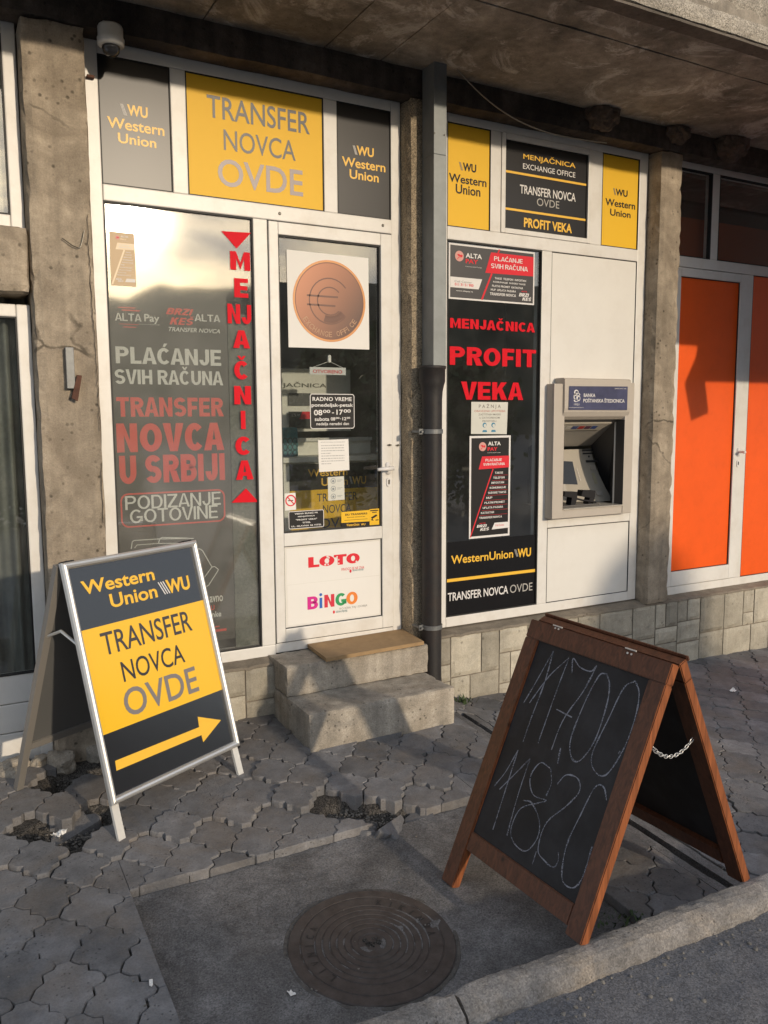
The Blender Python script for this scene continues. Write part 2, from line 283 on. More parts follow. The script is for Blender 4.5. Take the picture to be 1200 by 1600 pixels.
# ------------------------------------------------------------------ mesh builder
class MB:
    def __init__(s): s.v, s.f, s.t, s.m = [], [], [], []
    def mark(s): s.m.append((len(s.v), len(s.f)))
    def add(s, vs, fs, tint=.5):
        b = len(s.v); s.v += [Vector(v) for v in vs]; s.f += [tuple(b+i for i in f) for f in fs]; s.t += [tint]*len(fs)
    def box(s, x0, x1, y0, y1, z0, z1, bev=0.0, tint=.5):
        if bev <= 0:
            vs = [(x, y, z) for z in (z0, z1) for y in (y0, y1) for x in (x0, x1)]
            s.add(vs, [(0, 2, 3, 1), (4, 5, 7, 6), (0, 1, 5, 4), (2, 6, 7, 3), (0, 4, 6, 2), (1, 3, 7, 5)], tint)
        else:
            bm = bmesh.new(); bmesh.ops.create_cube(bm, size=1)
            for v in bm.verts: v.co = Vector(((x0+x1)/2+v.co.x*(x1-x0), (y0+y1)/2+v.co.y*(y1-y0), (z0+z1)/2+v.co.z*(z1-z0)))
            bmesh.ops.bevel(bm, geom=bm.edges[:], offset=bev, segments=2, affect='EDGES', profile=.6)
            s.addbm(bm, tint)
        return s
    def addbm(s, bm, tint=.5):
        bm.verts.index_update()
        s.add([v.co.copy() for v in bm.verts], [tuple(v.index for v in f.verts) for f in bm.faces], tint); bm.free(); return s
    def rough(s, x0, x1, y0, y1, z0, z1, seg=.05, amp=.004, edge=.006, freq=9, seed=0, bev=.004):
        """box cut into a grid whose faces wander and whose edges are chipped"""
        nx, ny, nz = [max(1, int(round(d/seg))) for d in (x1-x0, y1-y0, z1-z0)]
        bm = bmesh.new(); key = {}
        def vert(i, j, k):
            if (i, j, k) in key: return key[i, j, k]
            p = Vector((x0+(x1-x0)*i/nx, y0+(y1-y0)*j/ny, z0+(z1-z0)*k/nz))
            q = p*freq + Vector((seed*7.3, seed*3.1, seed*5.7))
            d = noise.noise_vector(q)*amp + noise.noise_vector(q*3.1)*amp*.4
            ex = (i in (0, nx)) + (j in (0, ny)) + (k in (0, nz))
            if ex >= 2:
                c = Vector(((x0+x1)/2, (y0+y1)/2, (z0+z1)/2)); n = Vector((0, 0, 0))
                if i == 0: n.x += 1
                if i == nx: n.x -= 1
                if j == 0: n.y += 1
                if j == ny: n.y -= 1
                if k == 0: n.z += 1
                if k == nz: n.z -= 1
                d += n*(bev + edge*max(0, noise.noise(q*2.3)+.25) + edge*.8*max(0, noise.noise(q*6.1)))
            key[i, j, k] = bm.verts.new(p+d); return key[i, j, k]
        for i in range(nx):
            for j in range(ny):
                bm.faces.new((vert(i, j, 0), vert(i, j+1, 0), vert(i+1, j+1, 0), vert(i+1, j, 0)))
                bm.faces.new((vert(i, j, nz), vert(i+1, j, nz), vert(i+1, j+1, nz), vert(i, j+1, nz)))
        for i in range(nx):
            for k in range(nz):
                bm.faces.new((vert(i, 0, k), vert(i+1, 0, k), vert(i+1, 0, k+1), vert(i, 0, k+1)))
                bm.faces.new((vert(i, ny, k), vert(i, ny, k+1), vert(i+1, ny, k+1), vert(i+1, ny, k)))
        for j in range(ny):
            for k in range(nz):
                bm.faces.new((vert(0, j, k), vert(0, j, k+1), vert(0, j+1, k+1), vert(0, j+1, k)))
                bm.faces.new((vert(nx, j, k), vert(nx, j+1, k), vert(nx, j+1, k+1), vert(nx, j, k+1)))
        return s.addbm(bm)
    def prism(s, pl, pts, d0, d1, tint=.5):
        """outline (u,v) on plane pl, from offset d0 to d1 along its normal"""
        a = sum(pts[i][0]*pts[(i+1) % len(pts)][1]-pts[(i+1) % len(pts)][0]*pts[i][1] for i in range(len(pts)))
        if a < 0: pts = pts[::-1]
        n = len(pts); vs = [pl.pt(u, v, d1) for u, v in pts] + [pl.pt(u, v, d0) for u, v in pts]
        s.add(vs, [tuple(range(n)), tuple(range(2*n-1, n-1, -1))] + [(i, i+n, (i+1) % n+n, (i+1) % n) for i in range(n)], tint); return s
    def ring(s, pl, outer, inner, d0, d1):
        n = len(outer); vs = [pl.pt(u, v, d1) for u, v in outer] + [pl.pt(u, v, d1) for u, v in inner] + [pl.pt(u, v, d0) for u, v in outer] + [pl.pt(u, v, d0) for u, v in inner]
        fs = []
        for i in range(n):
            j = (i+1) % n
            fs += [(i, j, n+j, n+i), (i, 2*n+i, 2*n+j, j), (n+i, n+j, 3*n+j, 3*n+i), (2*n+i, 3*n+i, 3*n+j, 2*n+j)]
        s.add(vs, fs); return s
    def tube(s, pts, r, n=10, cap=True):
        pts = [Vector(p) for p in pts]; rs = r if isinstance(r, (list, tuple)) else [r]*len(pts)
        vs, fs = [], []; up = None
        for i, p in enumerate(pts):
            t = (pts[min(i+1, len(pts)-1)] - pts[max(i-1, 0)]).normalized()
            if up is None: up = t.orthogonal().normalized()
            up = (up - t*up.dot(t)).normalized(); b = t.cross(up)
            for k in range(n):
                a = 2*math.pi*k/n; vs.append(p + (up*math.cos(a) + b*math.sin(a))*rs[i])
        for i in range(len(pts)-1):
            for k in range(n): fs.append((i*n+k, i*n+(k+1) % n, (i+1)*n+(k+1) % n, (i+1)*n+k))
        if cap: fs += [tuple(range(n-1, -1, -1)), tuple((len(pts)-1)*n+k for k in range(n))]
        s.add(vs, fs); return s
    def lathe(s, c, prof, n=32, axis=(0, 0, 1)):
        c = Vector(c); ax = Vector(axis).normalized(); e1 = ax.orthogonal().normalized(); e2 = ax.cross(e1); vs, fs = [], []
        for r, h in prof:
            for k in range(n):
                a = 2*math.pi*k/n; vs.append(c + ax*h + (e1*math.cos(a)+e2*math.sin(a))*r)
        for i in range(len(prof)-1):
            for k in range(n): fs.append((i*n+k, i*n+(k+1) % n, (i+1)*n+(k+1) % n, (i+1)*n+k))
        fs += [tuple(range(n-1, -1, -1)), tuple((len(prof)-1)*n+k for k in range(n))]
        s.add(vs, fs); return s
    def build(s, name, m, parent=None, smooth=False, tint=False, label=None, cat=None, group=None, kind=None):
        if s.m and len(s.m) > 1 and name == 'lettering':      # one mesh per line of writing
            cuts = [(0, 0)] + s.m[1:] + [(len(s.v), len(s.f))]; o = None
            for (va, fa), (vb_, fb_) in zip(cuts, cuts[1:]):
                q = MB(); q.v = s.v[va:vb_]; q.f = [tuple(i-va for i in f) for f in s.f[fa:fb_]]; q.t = s.t[fa:fb_]
                o = q.build(name, m, parent, smooth, tint)
            return o
        if parent is not None:
            o0 = Vector(parent.get('_o', (0, 0, 0)))
        else:
            xs = [v.x for v in s.v]; ys = [v.y for v in s.v]; zs = [v.z for v in s.v]
            o0 = Vector(((min(xs)+max(xs))/2, (min(ys)+max(ys))/2, min(zs)))
            if kind == 'structure': o0 = Vector((0, 0, 0))
        me = bpy.data.meshes.new(name); me.from_pydata([v-o0 for v in s.v], [], s.f); me.materials.append(m)
        if smooth:
            for p in me.polygons: p.use_smooth = True
        if tint:
            a = me.attributes.new('tint', 'FLOAT', 'FACE')
            for i, t in enumerate(s.t): a.data[i].value = t
        me.update()
        o = bpy.data.objects.new(name, me); COL.objects.link(o); o['_o'] = tuple(o0)
        if parent is not None: o.parent = parent; o['_o'] = tuple(o0)
        if parent is None: o.location = o0
        if label: o['label'] = label
        if cat: o['category'] = cat
        if group: o['group'] = group
        if kind: o['kind'] = kind
        return o
def thing(name, label, cat, loc=(0, 0, 0), group=None):
    o = bpy.data.objects.new(name, None); COL.objects.link(o); o.location = loc; o['_o'] = tuple(loc)
    o['label'] = label; o['category'] = cat; o.empty_display_size = .1
    if group: o['group'] = group
    return o
FLAT = str.maketrans('ČĆŽŠčćžšĐ', 'CCZScczsD')
def text_mesh(body, bold=0.0, shear=0.0, sp=1.0):
    def mk(b):
        c = bpy.data.curves.new('lettering', 'FONT'); c.body = b; c.size = 1; c.offset = bold; c.shear = shear; c.space_character = sp; c.resolution_u = 4
        o = bpy.data.objects.new('lettering', c); me = bpy.data.meshes.new_from_object(o); bpy.data.objects.remove(o); bpy.data.curves.remove(c)
        r = ([v.co.copy() for v in me.vertices], [tuple(p.vertices) for p in me.polygons]); bpy.data.meshes.remove(me); return r
    v, f = mk(body); w = v
    if body.translate(FLAT) != body: w = mk(body.translate(FLAT))[0]
    return v, f, min(p.x for p in w), max(p.x for p in w), min(p.y for p in w), max(p.y for p in w)
def text(mb, pl, body, u0, u1, v0, v1, d=.001, bold=0.0, shear=0.0, sp=1.0):
    """lettering whose capitals fill the box u0..u1, v0..v1 of plane pl"""
    v, f, a, b, c, e = text_mesh(body, bold, shear, sp)
    mb.mark()
    mb.add([pl.pt(u0+(p.x-a)/(b-a)*(u1-u0), v0+(p.y-c)/(e-c)*(v1-v0), d) for p in v], f)
    return mb
def textpx(mb, pl, body, tl, br, d=.001, **k):
    u0, v1 = pl.uv(*tl); u1, v0 = pl.uv(*br); return text(mb, pl, body, u0, u1, v0, v1, d, **k)
def rrect(u0, u1, v0, v1, r, n=5):
    pts = []
    for cx, cy, a0 in ((u1-r, v1-r, 0), (u0+r, v1-r, 90), (u0+r, v0+r, 180), (u1-r, v0+r, 270)):
        for i in range(n+1):
            a = math.radians(a0+90*i/n); pts.append((cx+r*math.cos(a), cy+r*math.sin(a)))
    return pts
def circ(cx, cy, r, n=40, ry=None): return [(cx+r*math.cos(2*math.pi*i/n), cy+(ry or r)*math.sin(2*math.pi*i/n)) for i in range(n)]
def rect(u0, u1, v0, v1): return [(u0, v0), (u1, v0), (u1, v1), (u0, v1)]
def strip(pl, pts, w):
    """thin drawn line as quads on a plane: list of (u,v)"""
    out = []
    for (a, b), (c, e) in zip(pts, pts[1:]):
        l = math.hypot(c-a, e-b) or 1e-6; nx, ny = -(e-b)/l*w/2, (c-a)/l*w/2
        out.append([(a+nx, b+ny), (c+nx, e+ny), (c-nx, e-ny), (a-nx, b-ny)])
    return out
def heavy_glyph(ch, t):
    """fat grotesque capital, cap height 1: (width, list of polygons)"""
    th = t*.80
    R4 = lambda a, b, c, e: [(a, c), (b, c), (b, e), (a, e)]
    def band(cx, cy, rx, ry, a0, a1, n=16):
        o = [(cx+rx*math.cos(math.radians(a0+(a1-a0)*i/n)), cy+ry*math.sin(math.radians(a0+(a1-a0)*i/n))) for i in range(n+1)]
        i_ = [(cx+(rx-t)*math.cos(math.radians(a0+(a1-a0)*i/n)), cy+(ry-th)*math.sin(math.radians(a0+(a1-a0)*i/n))) for i in range(n+1)]
        return [[o[k], o[k+1], i_[k+1], i_[k]] for k in range(n)]
    def diag(x0, x1, w): return [(x0, 0), (x0+w, 0), (x1+w, 1), (x1, 1)]
    base = ch.translate(FLAT); P = []
    if base == 'I': w = t; P = [R4(0, t, 0, 1)]
    elif base == 'L': w = .62; P = [R4(0, t, 0, 1), R4(t, w, 0, th)]
    elif base == 'E': w = .66; P = [R4(0, t, 0, 1), R4(t, w, 0, th), R4(t, w, 1-th, 1), R4(t, w*.94, .5-th*.48, .5+th*.48)]
    elif base == 'F': w = .62; P = [R4(0, t, 0, 1), R4(t, w, 1-th, 1), R4(t, w*.92, .47-th*.48, .47+th*.48)]
    elif base == 'T': w = .72; P = [R4(0, w, 1-th, 1), R4(w/2-t/2, w/2+t/2, 0, 1-th)]
    elif base == 'H': w = .76; P = [R4(0, t, 0, 1), R4(w-t, w, 0, 1), R4(t, w-t, .5-th/2, .5+th/2)]
    elif base == 'N': w = .78; P = [R4(0, t, 0, 1), R4(w-t, w, 0, 1), [(t, 1), (t, 1-t*1.45), (w-t, 0), (w-t, t*1.45)]]
    elif base == 'M': w = .94; P = [R4(0, t, 0, 1), R4(w-t, w, 0, 1), [(t, 1), (t, .62), (w/2, .02), (w/2, .40)], [(w-t, 1), (w-t, .62), (w/2, .02), (w/2, .40)]]
    elif base == 'A': w = .84; k = t*1.08; P = [[(0, 0), (k, 0), (w/2+k*.12, 1), (w/2-k*.5, 1)], [(w, 0), (w-k, 0), (w/2-k*.12, 1), (w/2+k*.5, 1)], R4(w*.24, w*.76, .20, .20+th*.85)]
    elif base == 'V': w = .82; k = t*1.08; P = [[(0, 1), (k, 1), (w/2+k*.12, 0), (w/2-k*.5, 0)], [(w, 1), (w-k, 1), (w/2-k*.12, 0), (w/2+k*.5, 0)]]
    elif base == 'Z': w = .70; P = [R4(0, w, 0, th), R4(0, w, 1-th, 1), [(0, th), (t*1.25, th), (w, 1-th), (w-t*1.25, 1-th)]]
    elif base == 'K': w = .80; P = [R4(0, t, 0, 1), [(t, .30), (t, .30+t*1.25), (w-t*1.3, 1), (w-.02, 1)], [(t*1.25, .52), (t*2.05, .66), (w, 0), (w-t*1.22, 0)]]
    elif base in 'OC': w = .86 if base == 'O' else .80; P = band(w/2, .5, w/2, .5, *((0, 360) if base == 'O' else (42, 318)), n=28)
    elif base == 'G': w = .88; P = band(w/2, .5, w/2, .5, 45, 335, n=26) + [R4(w*.52, w-.01, .5-th*.95, .5), R4(w-t, w-.01, .12, .5-th*.95)]
    elif base == 'U': w = .76; P = [R4(0, t, .40, 1), R4(w-t, w, .40, 1)] + band(w/2, .40, w/2, .40, 180, 360)
    elif base == 'J': w = .60; P = [R4(w-t, w, .34, 1)] + band(w/2, .34, w/2, .34, 178, 360)
    elif base in 'PRB':
        w = .74; b0 = .42; P = [R4(0, t, 0, 1), R4(t, w*.55, 1-th, 1), R4(t, w*.55, b0, b0+th)] + band(w*.55, (1+b0)/2, w*.45, (1-b0)/2, -90, 90, 12)
        if base == 'R': P += [[(w*.42, b0), (w*.42+t*1.1, b0), (w*1.06, 0), (w*1.06-t*1.2, 0)]]
        if base == 'B': P += [R4(t, w*.58, 0, th)] + band(w*.56, (b0+th)/2, w*.47, (b0+th)/2, -90, 90, 12)
    elif base == 'D': w = .78; P = [R4(0, t, 0, 1), R4(t, w*.48, 1-th, 1), R4(t, w*.48, 0, th)] + band(w*.48, .5, w*.52, .5, -90, 90, 16)
    elif base == 'S':
        w = .74; c = .5+th*.5; P = band(w/2, (1+c-th)/2, w/2, (1-c+th)/2, 25, 262, 16) + band(w/2, c/2, w/2, c/2, -155, 98, 16)
    else: w = .4
    if ch in 'ČŠŽ': m = w/2; P += [[(m-.22, 1.27), (m-.08, 1.27), (m, 1.16), (m+.08, 1.27), (m+.22, 1.27), (m+.07, 1.06), (m-.07, 1.06)]]
    if ch == 'Ć': m = w/2; P += [[(m-.06, 1.06), (m+.07, 1.06), (m+.22, 1.27), (m+.02, 1.27)]]
    return w, P
def heavy(mb, pl, body, u0, u1, v0, v1, d=.001, t=.25, gap=.09, shear=0.0):
    x = 0; items = []; prev = ''
    for ch in body:
        if ch == ' ': x += .32; prev = ''; continue
        w, P = heavy_glyph(ch, t)
        if prev and ('A' in (ch, prev) or 'V' in (ch, prev)): x -= .05
        if prev in 'CČĆ' and prev and ch in 'AČ': x -= .07
        items += [(x, P)]; x += w+gap; prev = ch
    tot = x-gap; sx = (u1-u0)/tot; sy = v1-v0
    mb.mark()
    for x0, P in items:
        for k, poly in enumerate(P):
            pts = [pl.pt(u0+(x0+p[0]+shear*p[1])*sx, v0+p[1]*sy, d+.00007*(k % 2) + (.00014 if len(P) < 9 else 0)*(k//2 % 3)) for p in poly]
            a = sum(poly[i-1][0]*poly[i][1]-poly[i][0]*poly[i-1][1] for i in range(len(poly)))
            if a < 0: pts = pts[::-1]
            mb.add(pts, [tuple(range(len(pts)))])
    return mb
def heavypx(mb, pl, body, tl, br, d=.001, **k):
    u0, v1 = pl.uv(*tl); u1, v0 = pl.uv(*br); return heavy(mb, pl, body, u0, u1, v0, v1, d, **k)

M_INTP = plain('interior_pale', (.80, .77, .70), .8, var=.05, vscale=3)

M_WOODE = wood('pale_wood_edge', (.27, .085, .028))
# ------------------------------------------------------------------ ground
def kt(x):   # kerb top
    return .160 - .036*x if x < 2.45 else .0718 - .0265*(x-2.45)
def rz(x): return kt(max(-3, min(8, x))) - .058
def grid(xs, ys, zf, sk=None):
    mb = MB(); vs = [(x, y, zf(x, y)) for y in ys for x in xs]; n = len(xs)
    mb.add(vs, [(j*n+i, j*n+i+1, (j+1)*n+i+1, (j+1)*n+i) for j in range(len(ys)-1) for i in range(n-1)]); return mb
def fr(a, b, s): n = max(1, int(round((b-a)/s))); return [a+(b-a)*i/n for i in range(n+1)]
N3 = lambda x, y, f, s=0: noise.noise(Vector((x*f+s, y*f-s, s*.7)))
HOLES = [(G(95, 1305, -.02), .095), (G(45, 1332, -.02), .065), (G(140, 1288, -.02), .06), (G(125, 1222, -.02), .10), (G(170, 1215, -.02), .08), (G(595, 1284, -.02), .095), (G(548, 1272, -.02), .075), (G(640, 1282, -.02), .065)]
def bed(x, y):      # sand nearly fills the joints, and lies deep where stones are missing
    d = min((Vector((x, y))-h.xy).length - r for h, r in HOLES); k = sstep(-.02, .05, d)
    if .497-.01 < x < 1.91 and y < -1.14 or 2.26 < x < 2.46: return gz(x, y) - .10
    return gz(x, y) - (.070*(1-k) + .014*k) + (.012*N3(x, y, 9) + .010*N3(x, y, 31, 4))*(1-k*.75)
# bedding under the pavers, seen where stones are missing
grid(fr(-2.5, 9, .03), fr(-2.14, .02, .03), bed).build('ground', M_DIRT, kind='structure')
# road: fine mesh near the kerb, then out to the horizon
def roadz(x, y):
    k = sstep(-2.22, -3.2, y)
    return rz(x) + .006*N3(x, y, 3) + (.004*N3(x, y, 40, 2) + .006*N3(x, y, 16, 5) if y > -3.3 and -1 < x < 6 else 0) - .02*k
xs = [-300, -100, -40, -10, -4] + fr(-1, 5.4, .018) + [7, 9, 14, 30, 60, 120, 300]
ys = [-300, -150, -80, -40, -15, -6, -4] + fr(-3.3, -2.11, .018)
grid(xs, ys, roadz).build('road', M_ROAD, kind='structure', smooth=True)
# kerb in two lengths with a crumbled joint
for i, (xa, xb) in enumerate(((-4.0, 1.105), (1.118, 9.0))):
    xs = fr(xa, xb, .02); prof = [(-2.12, -.20), (-2.12, -.02), (-2.124, -.006), (-2.135, .0), (-2.155, .001), (-2.175, -.001), (-2.192, -.006), (-2.206, -.017), (-2.214, -.032), (-2.221, -.048), (-2.23, -.20)]
    vs, fs = [], []; n = len(prof)
    for x in xs:
        for k, (y, z) in enumerate(prof):
            w = .005*noise.noise(Vector((x*6, y*20+z*9, i))) + .004*noise.noise(Vector((x*25, y*40, z*40)))
            chip = max(0, noise.noise(Vector((x*5.2, 3.3+i, z*4)))-.16)*.035 if 2 <= k <= 8 else 0
            e = max(0, 1-min(abs(x-1.11), .09)/.09)*.022 if 2 <= k <= 8 else 0
            vs.append((x, y + w + (.5*chip if k >= 5 else -.3*chip), kt(x) + z + w - chip*.5 - e*(.5+noise.noise(Vector((x*30, y*30, 1))))))
    for a in range(len(xs)-1):
        for k in range(n-1): fs.append((a*n+k, (a+1)*n+k, (a+1)*n+k+1, a*n+k+1))
    fs += [tuple(range(n)), tuple((len(xs)-1)*n+k for k in range(n-1, -1, -1))]
    mb = MB(); mb.add(vs, fs); mb.build('kerb', M_KERB, kind='structure', smooth=False)
# concrete slab round the manhole, lying a little lower than the stones
SX0, SX1, SY0, SY1 = .497, 1.90, -2.125, -1.15
def slabz(x, y): return gz(x, y) - .03 + .004*N3(x, y, 5) + .003*N3(x, y, 30, 3) - .006*max(0, N3(x, y, 14, 9))
grid(fr(SX0, SX1, .018), fr(SY0, SY1, .018), slabz).build('concrete_slab', M_SLAB, kind='structure', smooth=True)
# drain channel from the downpipe to the kerb
DX0, DX1 = 2.27, 2.45
mb = MB()
for (xa, xb, h) in ((DX0, 2.325, -.004), (2.375, DX1, -.004), (2.325, 2.375, -.05)):
    ys_ = fr(-2.12, -.34, .03); xs_ = fr(xa, xb, .018)
    b = grid(xs_, ys_, lambda x, y: gz(x, y) + h + .002*N3(x, y, 22) - (.004 if abs(h) < .01 and N3(x, y, 7, 2) > .25 else 0)); mb.add(b.v, b.f)
    for xe in (xa, xb):
        if abs(h) > .01: continue
        vs = [(xe, y, gz(xe, y)+h+q) for y in ys_ for q in (0.0, -.07)]
        mb.add(vs, [(2*i, 2*i+1, 2*i+3, 2*i+2) for i in range(len(ys_)-1)])
mb.build('drain_channel', M_SLAB, kind='structure')
# interlocking wavy pavers
E1 = [(-.019, .111), (.019, .111)]
E2 = [(.019, .111), (.026, .099), (.0425, .081), (.0635, .074), (.061, .047), (.079, .038), (.0955, .024)]
E3 = [(.1005, .0), (.091, -.0165), (.061, -.026), (.0600, -.060), (.036, -.075)]
R_ = lambda e, dx, dy: [(x+dx, y+dy) for x, y in e]
_half = E1[:1] + E2 + E3            # J0, J1.., J2.., up to before J3
J3, J4, J5 = (.019, -.111), (-.019, -.111), (-.1005, 0.0)
_opp = [J3, J4] + [(x-.1195, y-.111) for x, y in reversed(E2[1:])][1:] + [J5] + [(x-.1195, y+.111) for x, y in reversed(E3[1:])]
PAVER = _half + _opp
def shrink(p, k=.0022):
    out = []
    n = len(p)
    for i in range(n):
        a, b, c = Vector(p[i-1]), Vector(p[i]), Vector(p[(i+1) % n])
        e1, e2 = (b-a), (c-b)
        n1 = Vector((e1.y, -e1.x)); n2 = Vector((e2.y, -e2.x))
        m = n1/(n1.length or 1) + n2/(n2.length or 1); m = m/(m.length or 1)
        out.append((b.x-m.x*k*OR, b.y-m.y*k*OR))
    return out
OR = 1
_area = sum(PAVER[i-1][0]*PAVER[i][1]-PAVER[i][0]*PAVER[i-1][1] for i in range(len(PAVER)))
OR = 1 if _area > 0 else -1
def clip(p, ax, c, keep):
    out = []
    for i in range(len(p)):
        a, b = p[i-1], p[i]; ia, ib = (a[ax]-c)*keep >= 0, (b[ax]-c)*keep >= 0
        if ia != ib:
            t = (c-a[ax])/(b[ax]-a[ax]); out.append((a[0]+(b[0]-a[0])*t, a[1]+(b[1]-a[1])*t))
        if ib: out.append(b)
    return out
def pavers():
    mb = MB(); rnd = random.Random(3)
    for i in range(-8, 64):
        for j in range(-12, 2):
            cx = .3677 + .1195*i; cy = -1.177 + .222*j + (.111 if i % 2 else 0) + .222*4
            if not (-1.0 < cx < 7.4 and -2.2 < cy < .1): continue
            if any((Vector((cx, cy))-h.xy).length < r+.02 for h, r in HOLES): continue
            rot = rnd.gauss(0, .012); jx, jy = rnd.gauss(0, .0015), rnd.gauss(0, .0015)
            w = [(cx+jx+x*math.cos(rot)-y*math.sin(rot), cy+jy+x*math.sin(rot)+y*math.cos(rot)) for x, y in shrink(PAVER, .0019)]
            w = clip(w, 1, -2.122, 1); w = clip(w, 1, -.055, -1)
            if len(w) < 3: continue
            pieces = [w]
            for (xa, xb, ylim) in ((SX0-.006, SX1+.006, SY1+.006), (DX0-.004, DX1+.004, -.33)):
                nxt = []
                for q in pieces:
                    if min(v[1] for v in q) > ylim: nxt.append(q); continue
                    for part in (clip(q, 0, xa, -1), clip(q, 0, xb, 1), clip(clip(clip(q, 0, xa, 1) or [(0, 0)], 0, xb, -1) or [(0, 0)], 1, ylim, 1)):
                        if len(part) >= 3: nxt.append(part)
                pieces = nxt
            dz0 = rnd.gauss(0, .0018) + .005*noise.noise(Vector((cx*1.7, cy*1.7, 3)))
            if cx < 1.35: dz0 += .014*sstep(-.98, -.84, cy)          # the ridge of lifted stones behind the sign
            if 1.2 < cx < 1.9: dz0 += .012*sstep(-1.05, -.95, cy)
            tx, ty = rnd.gauss(0, .013), rnd.gauss(0, .013); tint = min(1, max(0, rnd.gauss(.5, .26)))
            for q in pieces:
                ar = abs(sum(q[k-1][0]*q[k][1]-q[k][0]*q[k-1][1] for k in range(len(q))))/2
                if ar < .0006: continue
                if sum(q[k-1][0]*q[k][1]-q[k][0]*q[k-1][1] for k in range(len(q))) < 0: q = q[::-1]
                c = (sum(p[0] for p in q)/len(q), sum(p[1] for p in q)/len(q)); n = len(q)
                def zt(x, y): return gz(x, y) + dz0 + tx*(x-cx) + ty*(y-cy)
                top = [(c[0]+(x-c[0])*.968, c[1]+(y-c[1])*.968) for x, y in q]
                crown = [(c[0]+(x-c[0])*.990, c[1]+(y-c[1])*.990) for x, y in q]
                chip = [.009*max(0, noise.noise(Vector((x*37, y*37, 1)))-.1) for x, y in q]
                vs = [(x, y, zt(x, y)) for x, y in top] + [(x, y, zt(x, y)-.0022-ch*.5) for (x, y), ch in zip(crown, chip)] + [(x, y, zt(x, y)-.007-ch) for (x, y), ch in zip(q, chip)] + [(x, y, zt(x, y)-.062) for x, y in q]
                fs = [tuple(range(n))]
                for r in range(3): fs += [(r*n+k, (r+1)*n+k, (r+1)*n+(k+1) % n, r*n+(k+1) % n) for k in range(n)]
                mb.add(vs, fs, tint)
    mb.build('pavement', M_PAVE, kind='structure', tint=True)
pavers()
# scrub-covered rise across the street: what the window panes mirror above the road
mb = MB(); xs = fr(-120, 160, 1.6); prof = [(-60, 0), (-66, .55), (-70, .9), (-73, 1.0), (-80, .8), (-100, 0)]
vs = []
for x in xs:
    h = 13.7 + max(-2.6, min(2.6, (x-27)*.16)) + 1.0*N3(x, 0, .03) + .7*N3(x, 3, .11) + .55*N3(x, 7, .5) + .9*max(0, N3(x, 9, .23))
    for y, k in prof: vs.append((x, y+1.5*N3(x, y, .2), -.6 + (h+.6)*k + (.5*N3(x, y, .8) if 0 < k else 0)))
n = len(prof); mb.add(vs, [(a*n+k, a*n+k+1, (a+1)*n+k+1, (a+1)*n+k) for a in range(len(xs)-1) for k in range(n-1)])
mb.build('hills', M_HILL, kind='structure')

# ------------------------------------------------------------------ the building that carries the shop fronts
B = thing('shop_building', 'grey concrete ground floor with pillars, sooty beam, overhanging slab and stone-clad plinth', 'building', (2.4, .1, 0))
def pillar(x0, x1, z0=.40, amp=.004, m=None, y0=-.10, seed=1, edge=.006): MB().rough(x0, x1, y0, .22, z0, 3.2, .035, amp, edge, 7, seed).build('concrete_pillar', m or M_CONC, B)
pillar(.402, .653, -.06, .0035, seed=1, edge=.008)
pillar(2.199, 2.335, .40, .005, M_AGGR, seed=2, edge=.014)
pillar(3.952, 4.142, .405, .003, seed=3, edge=.008)
pillar(6.6, 6.85, -.2, seed=4)
pillar(-1.6, -1.3, -.06, seed=5)
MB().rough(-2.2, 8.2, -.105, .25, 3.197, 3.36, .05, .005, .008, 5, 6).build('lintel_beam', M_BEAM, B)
MB().rough(-1.3, .398, -.098, .2, 2.118, 2.385, .035, .004, .006, 7, 8).build('cross_beam', M_CONC, B)
mb = MB()
XC = [-2.2, .3, 1.15, 1.73, 2.03, 5.1, 8.2]
for k, (a, b) in enumerate(zip(XC, XC[1:])):
    mb.rough(a+.0015, b-.0015, -.797, .3, 3.33, 3.37, .06, .0022, .002, 5, 11+k, .001)
    mb.rough(a+.0015, b-.0015, -1.0, -.800, 3.332, 3.372, .06, .0022, .002, 5, 31+k, .001)
mb.box(-2.2, 8.2, -1.08, .4, 3.385, 3.55)
mb.build('overhang_slab', M_SOFF, B)
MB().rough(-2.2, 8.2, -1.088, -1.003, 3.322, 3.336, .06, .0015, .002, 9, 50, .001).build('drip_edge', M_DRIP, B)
MB().rough(-2.2, 8.2, -1.093, -1.003, 3.337, 3.425, .03, .003, .004, 9, 50).build('slab_edge', M_FASC, B)
MB().rough(-2.2, 8.2, -1.085, -1.0, 3.437, 4.1, .05, .004, .01, 9, 51).build('balcony_front', M_FASC, B)
MB().box(-2.2, 8.2, .28, .5, 3.5, 5.5).build('upper_wall', M_CONC, B)
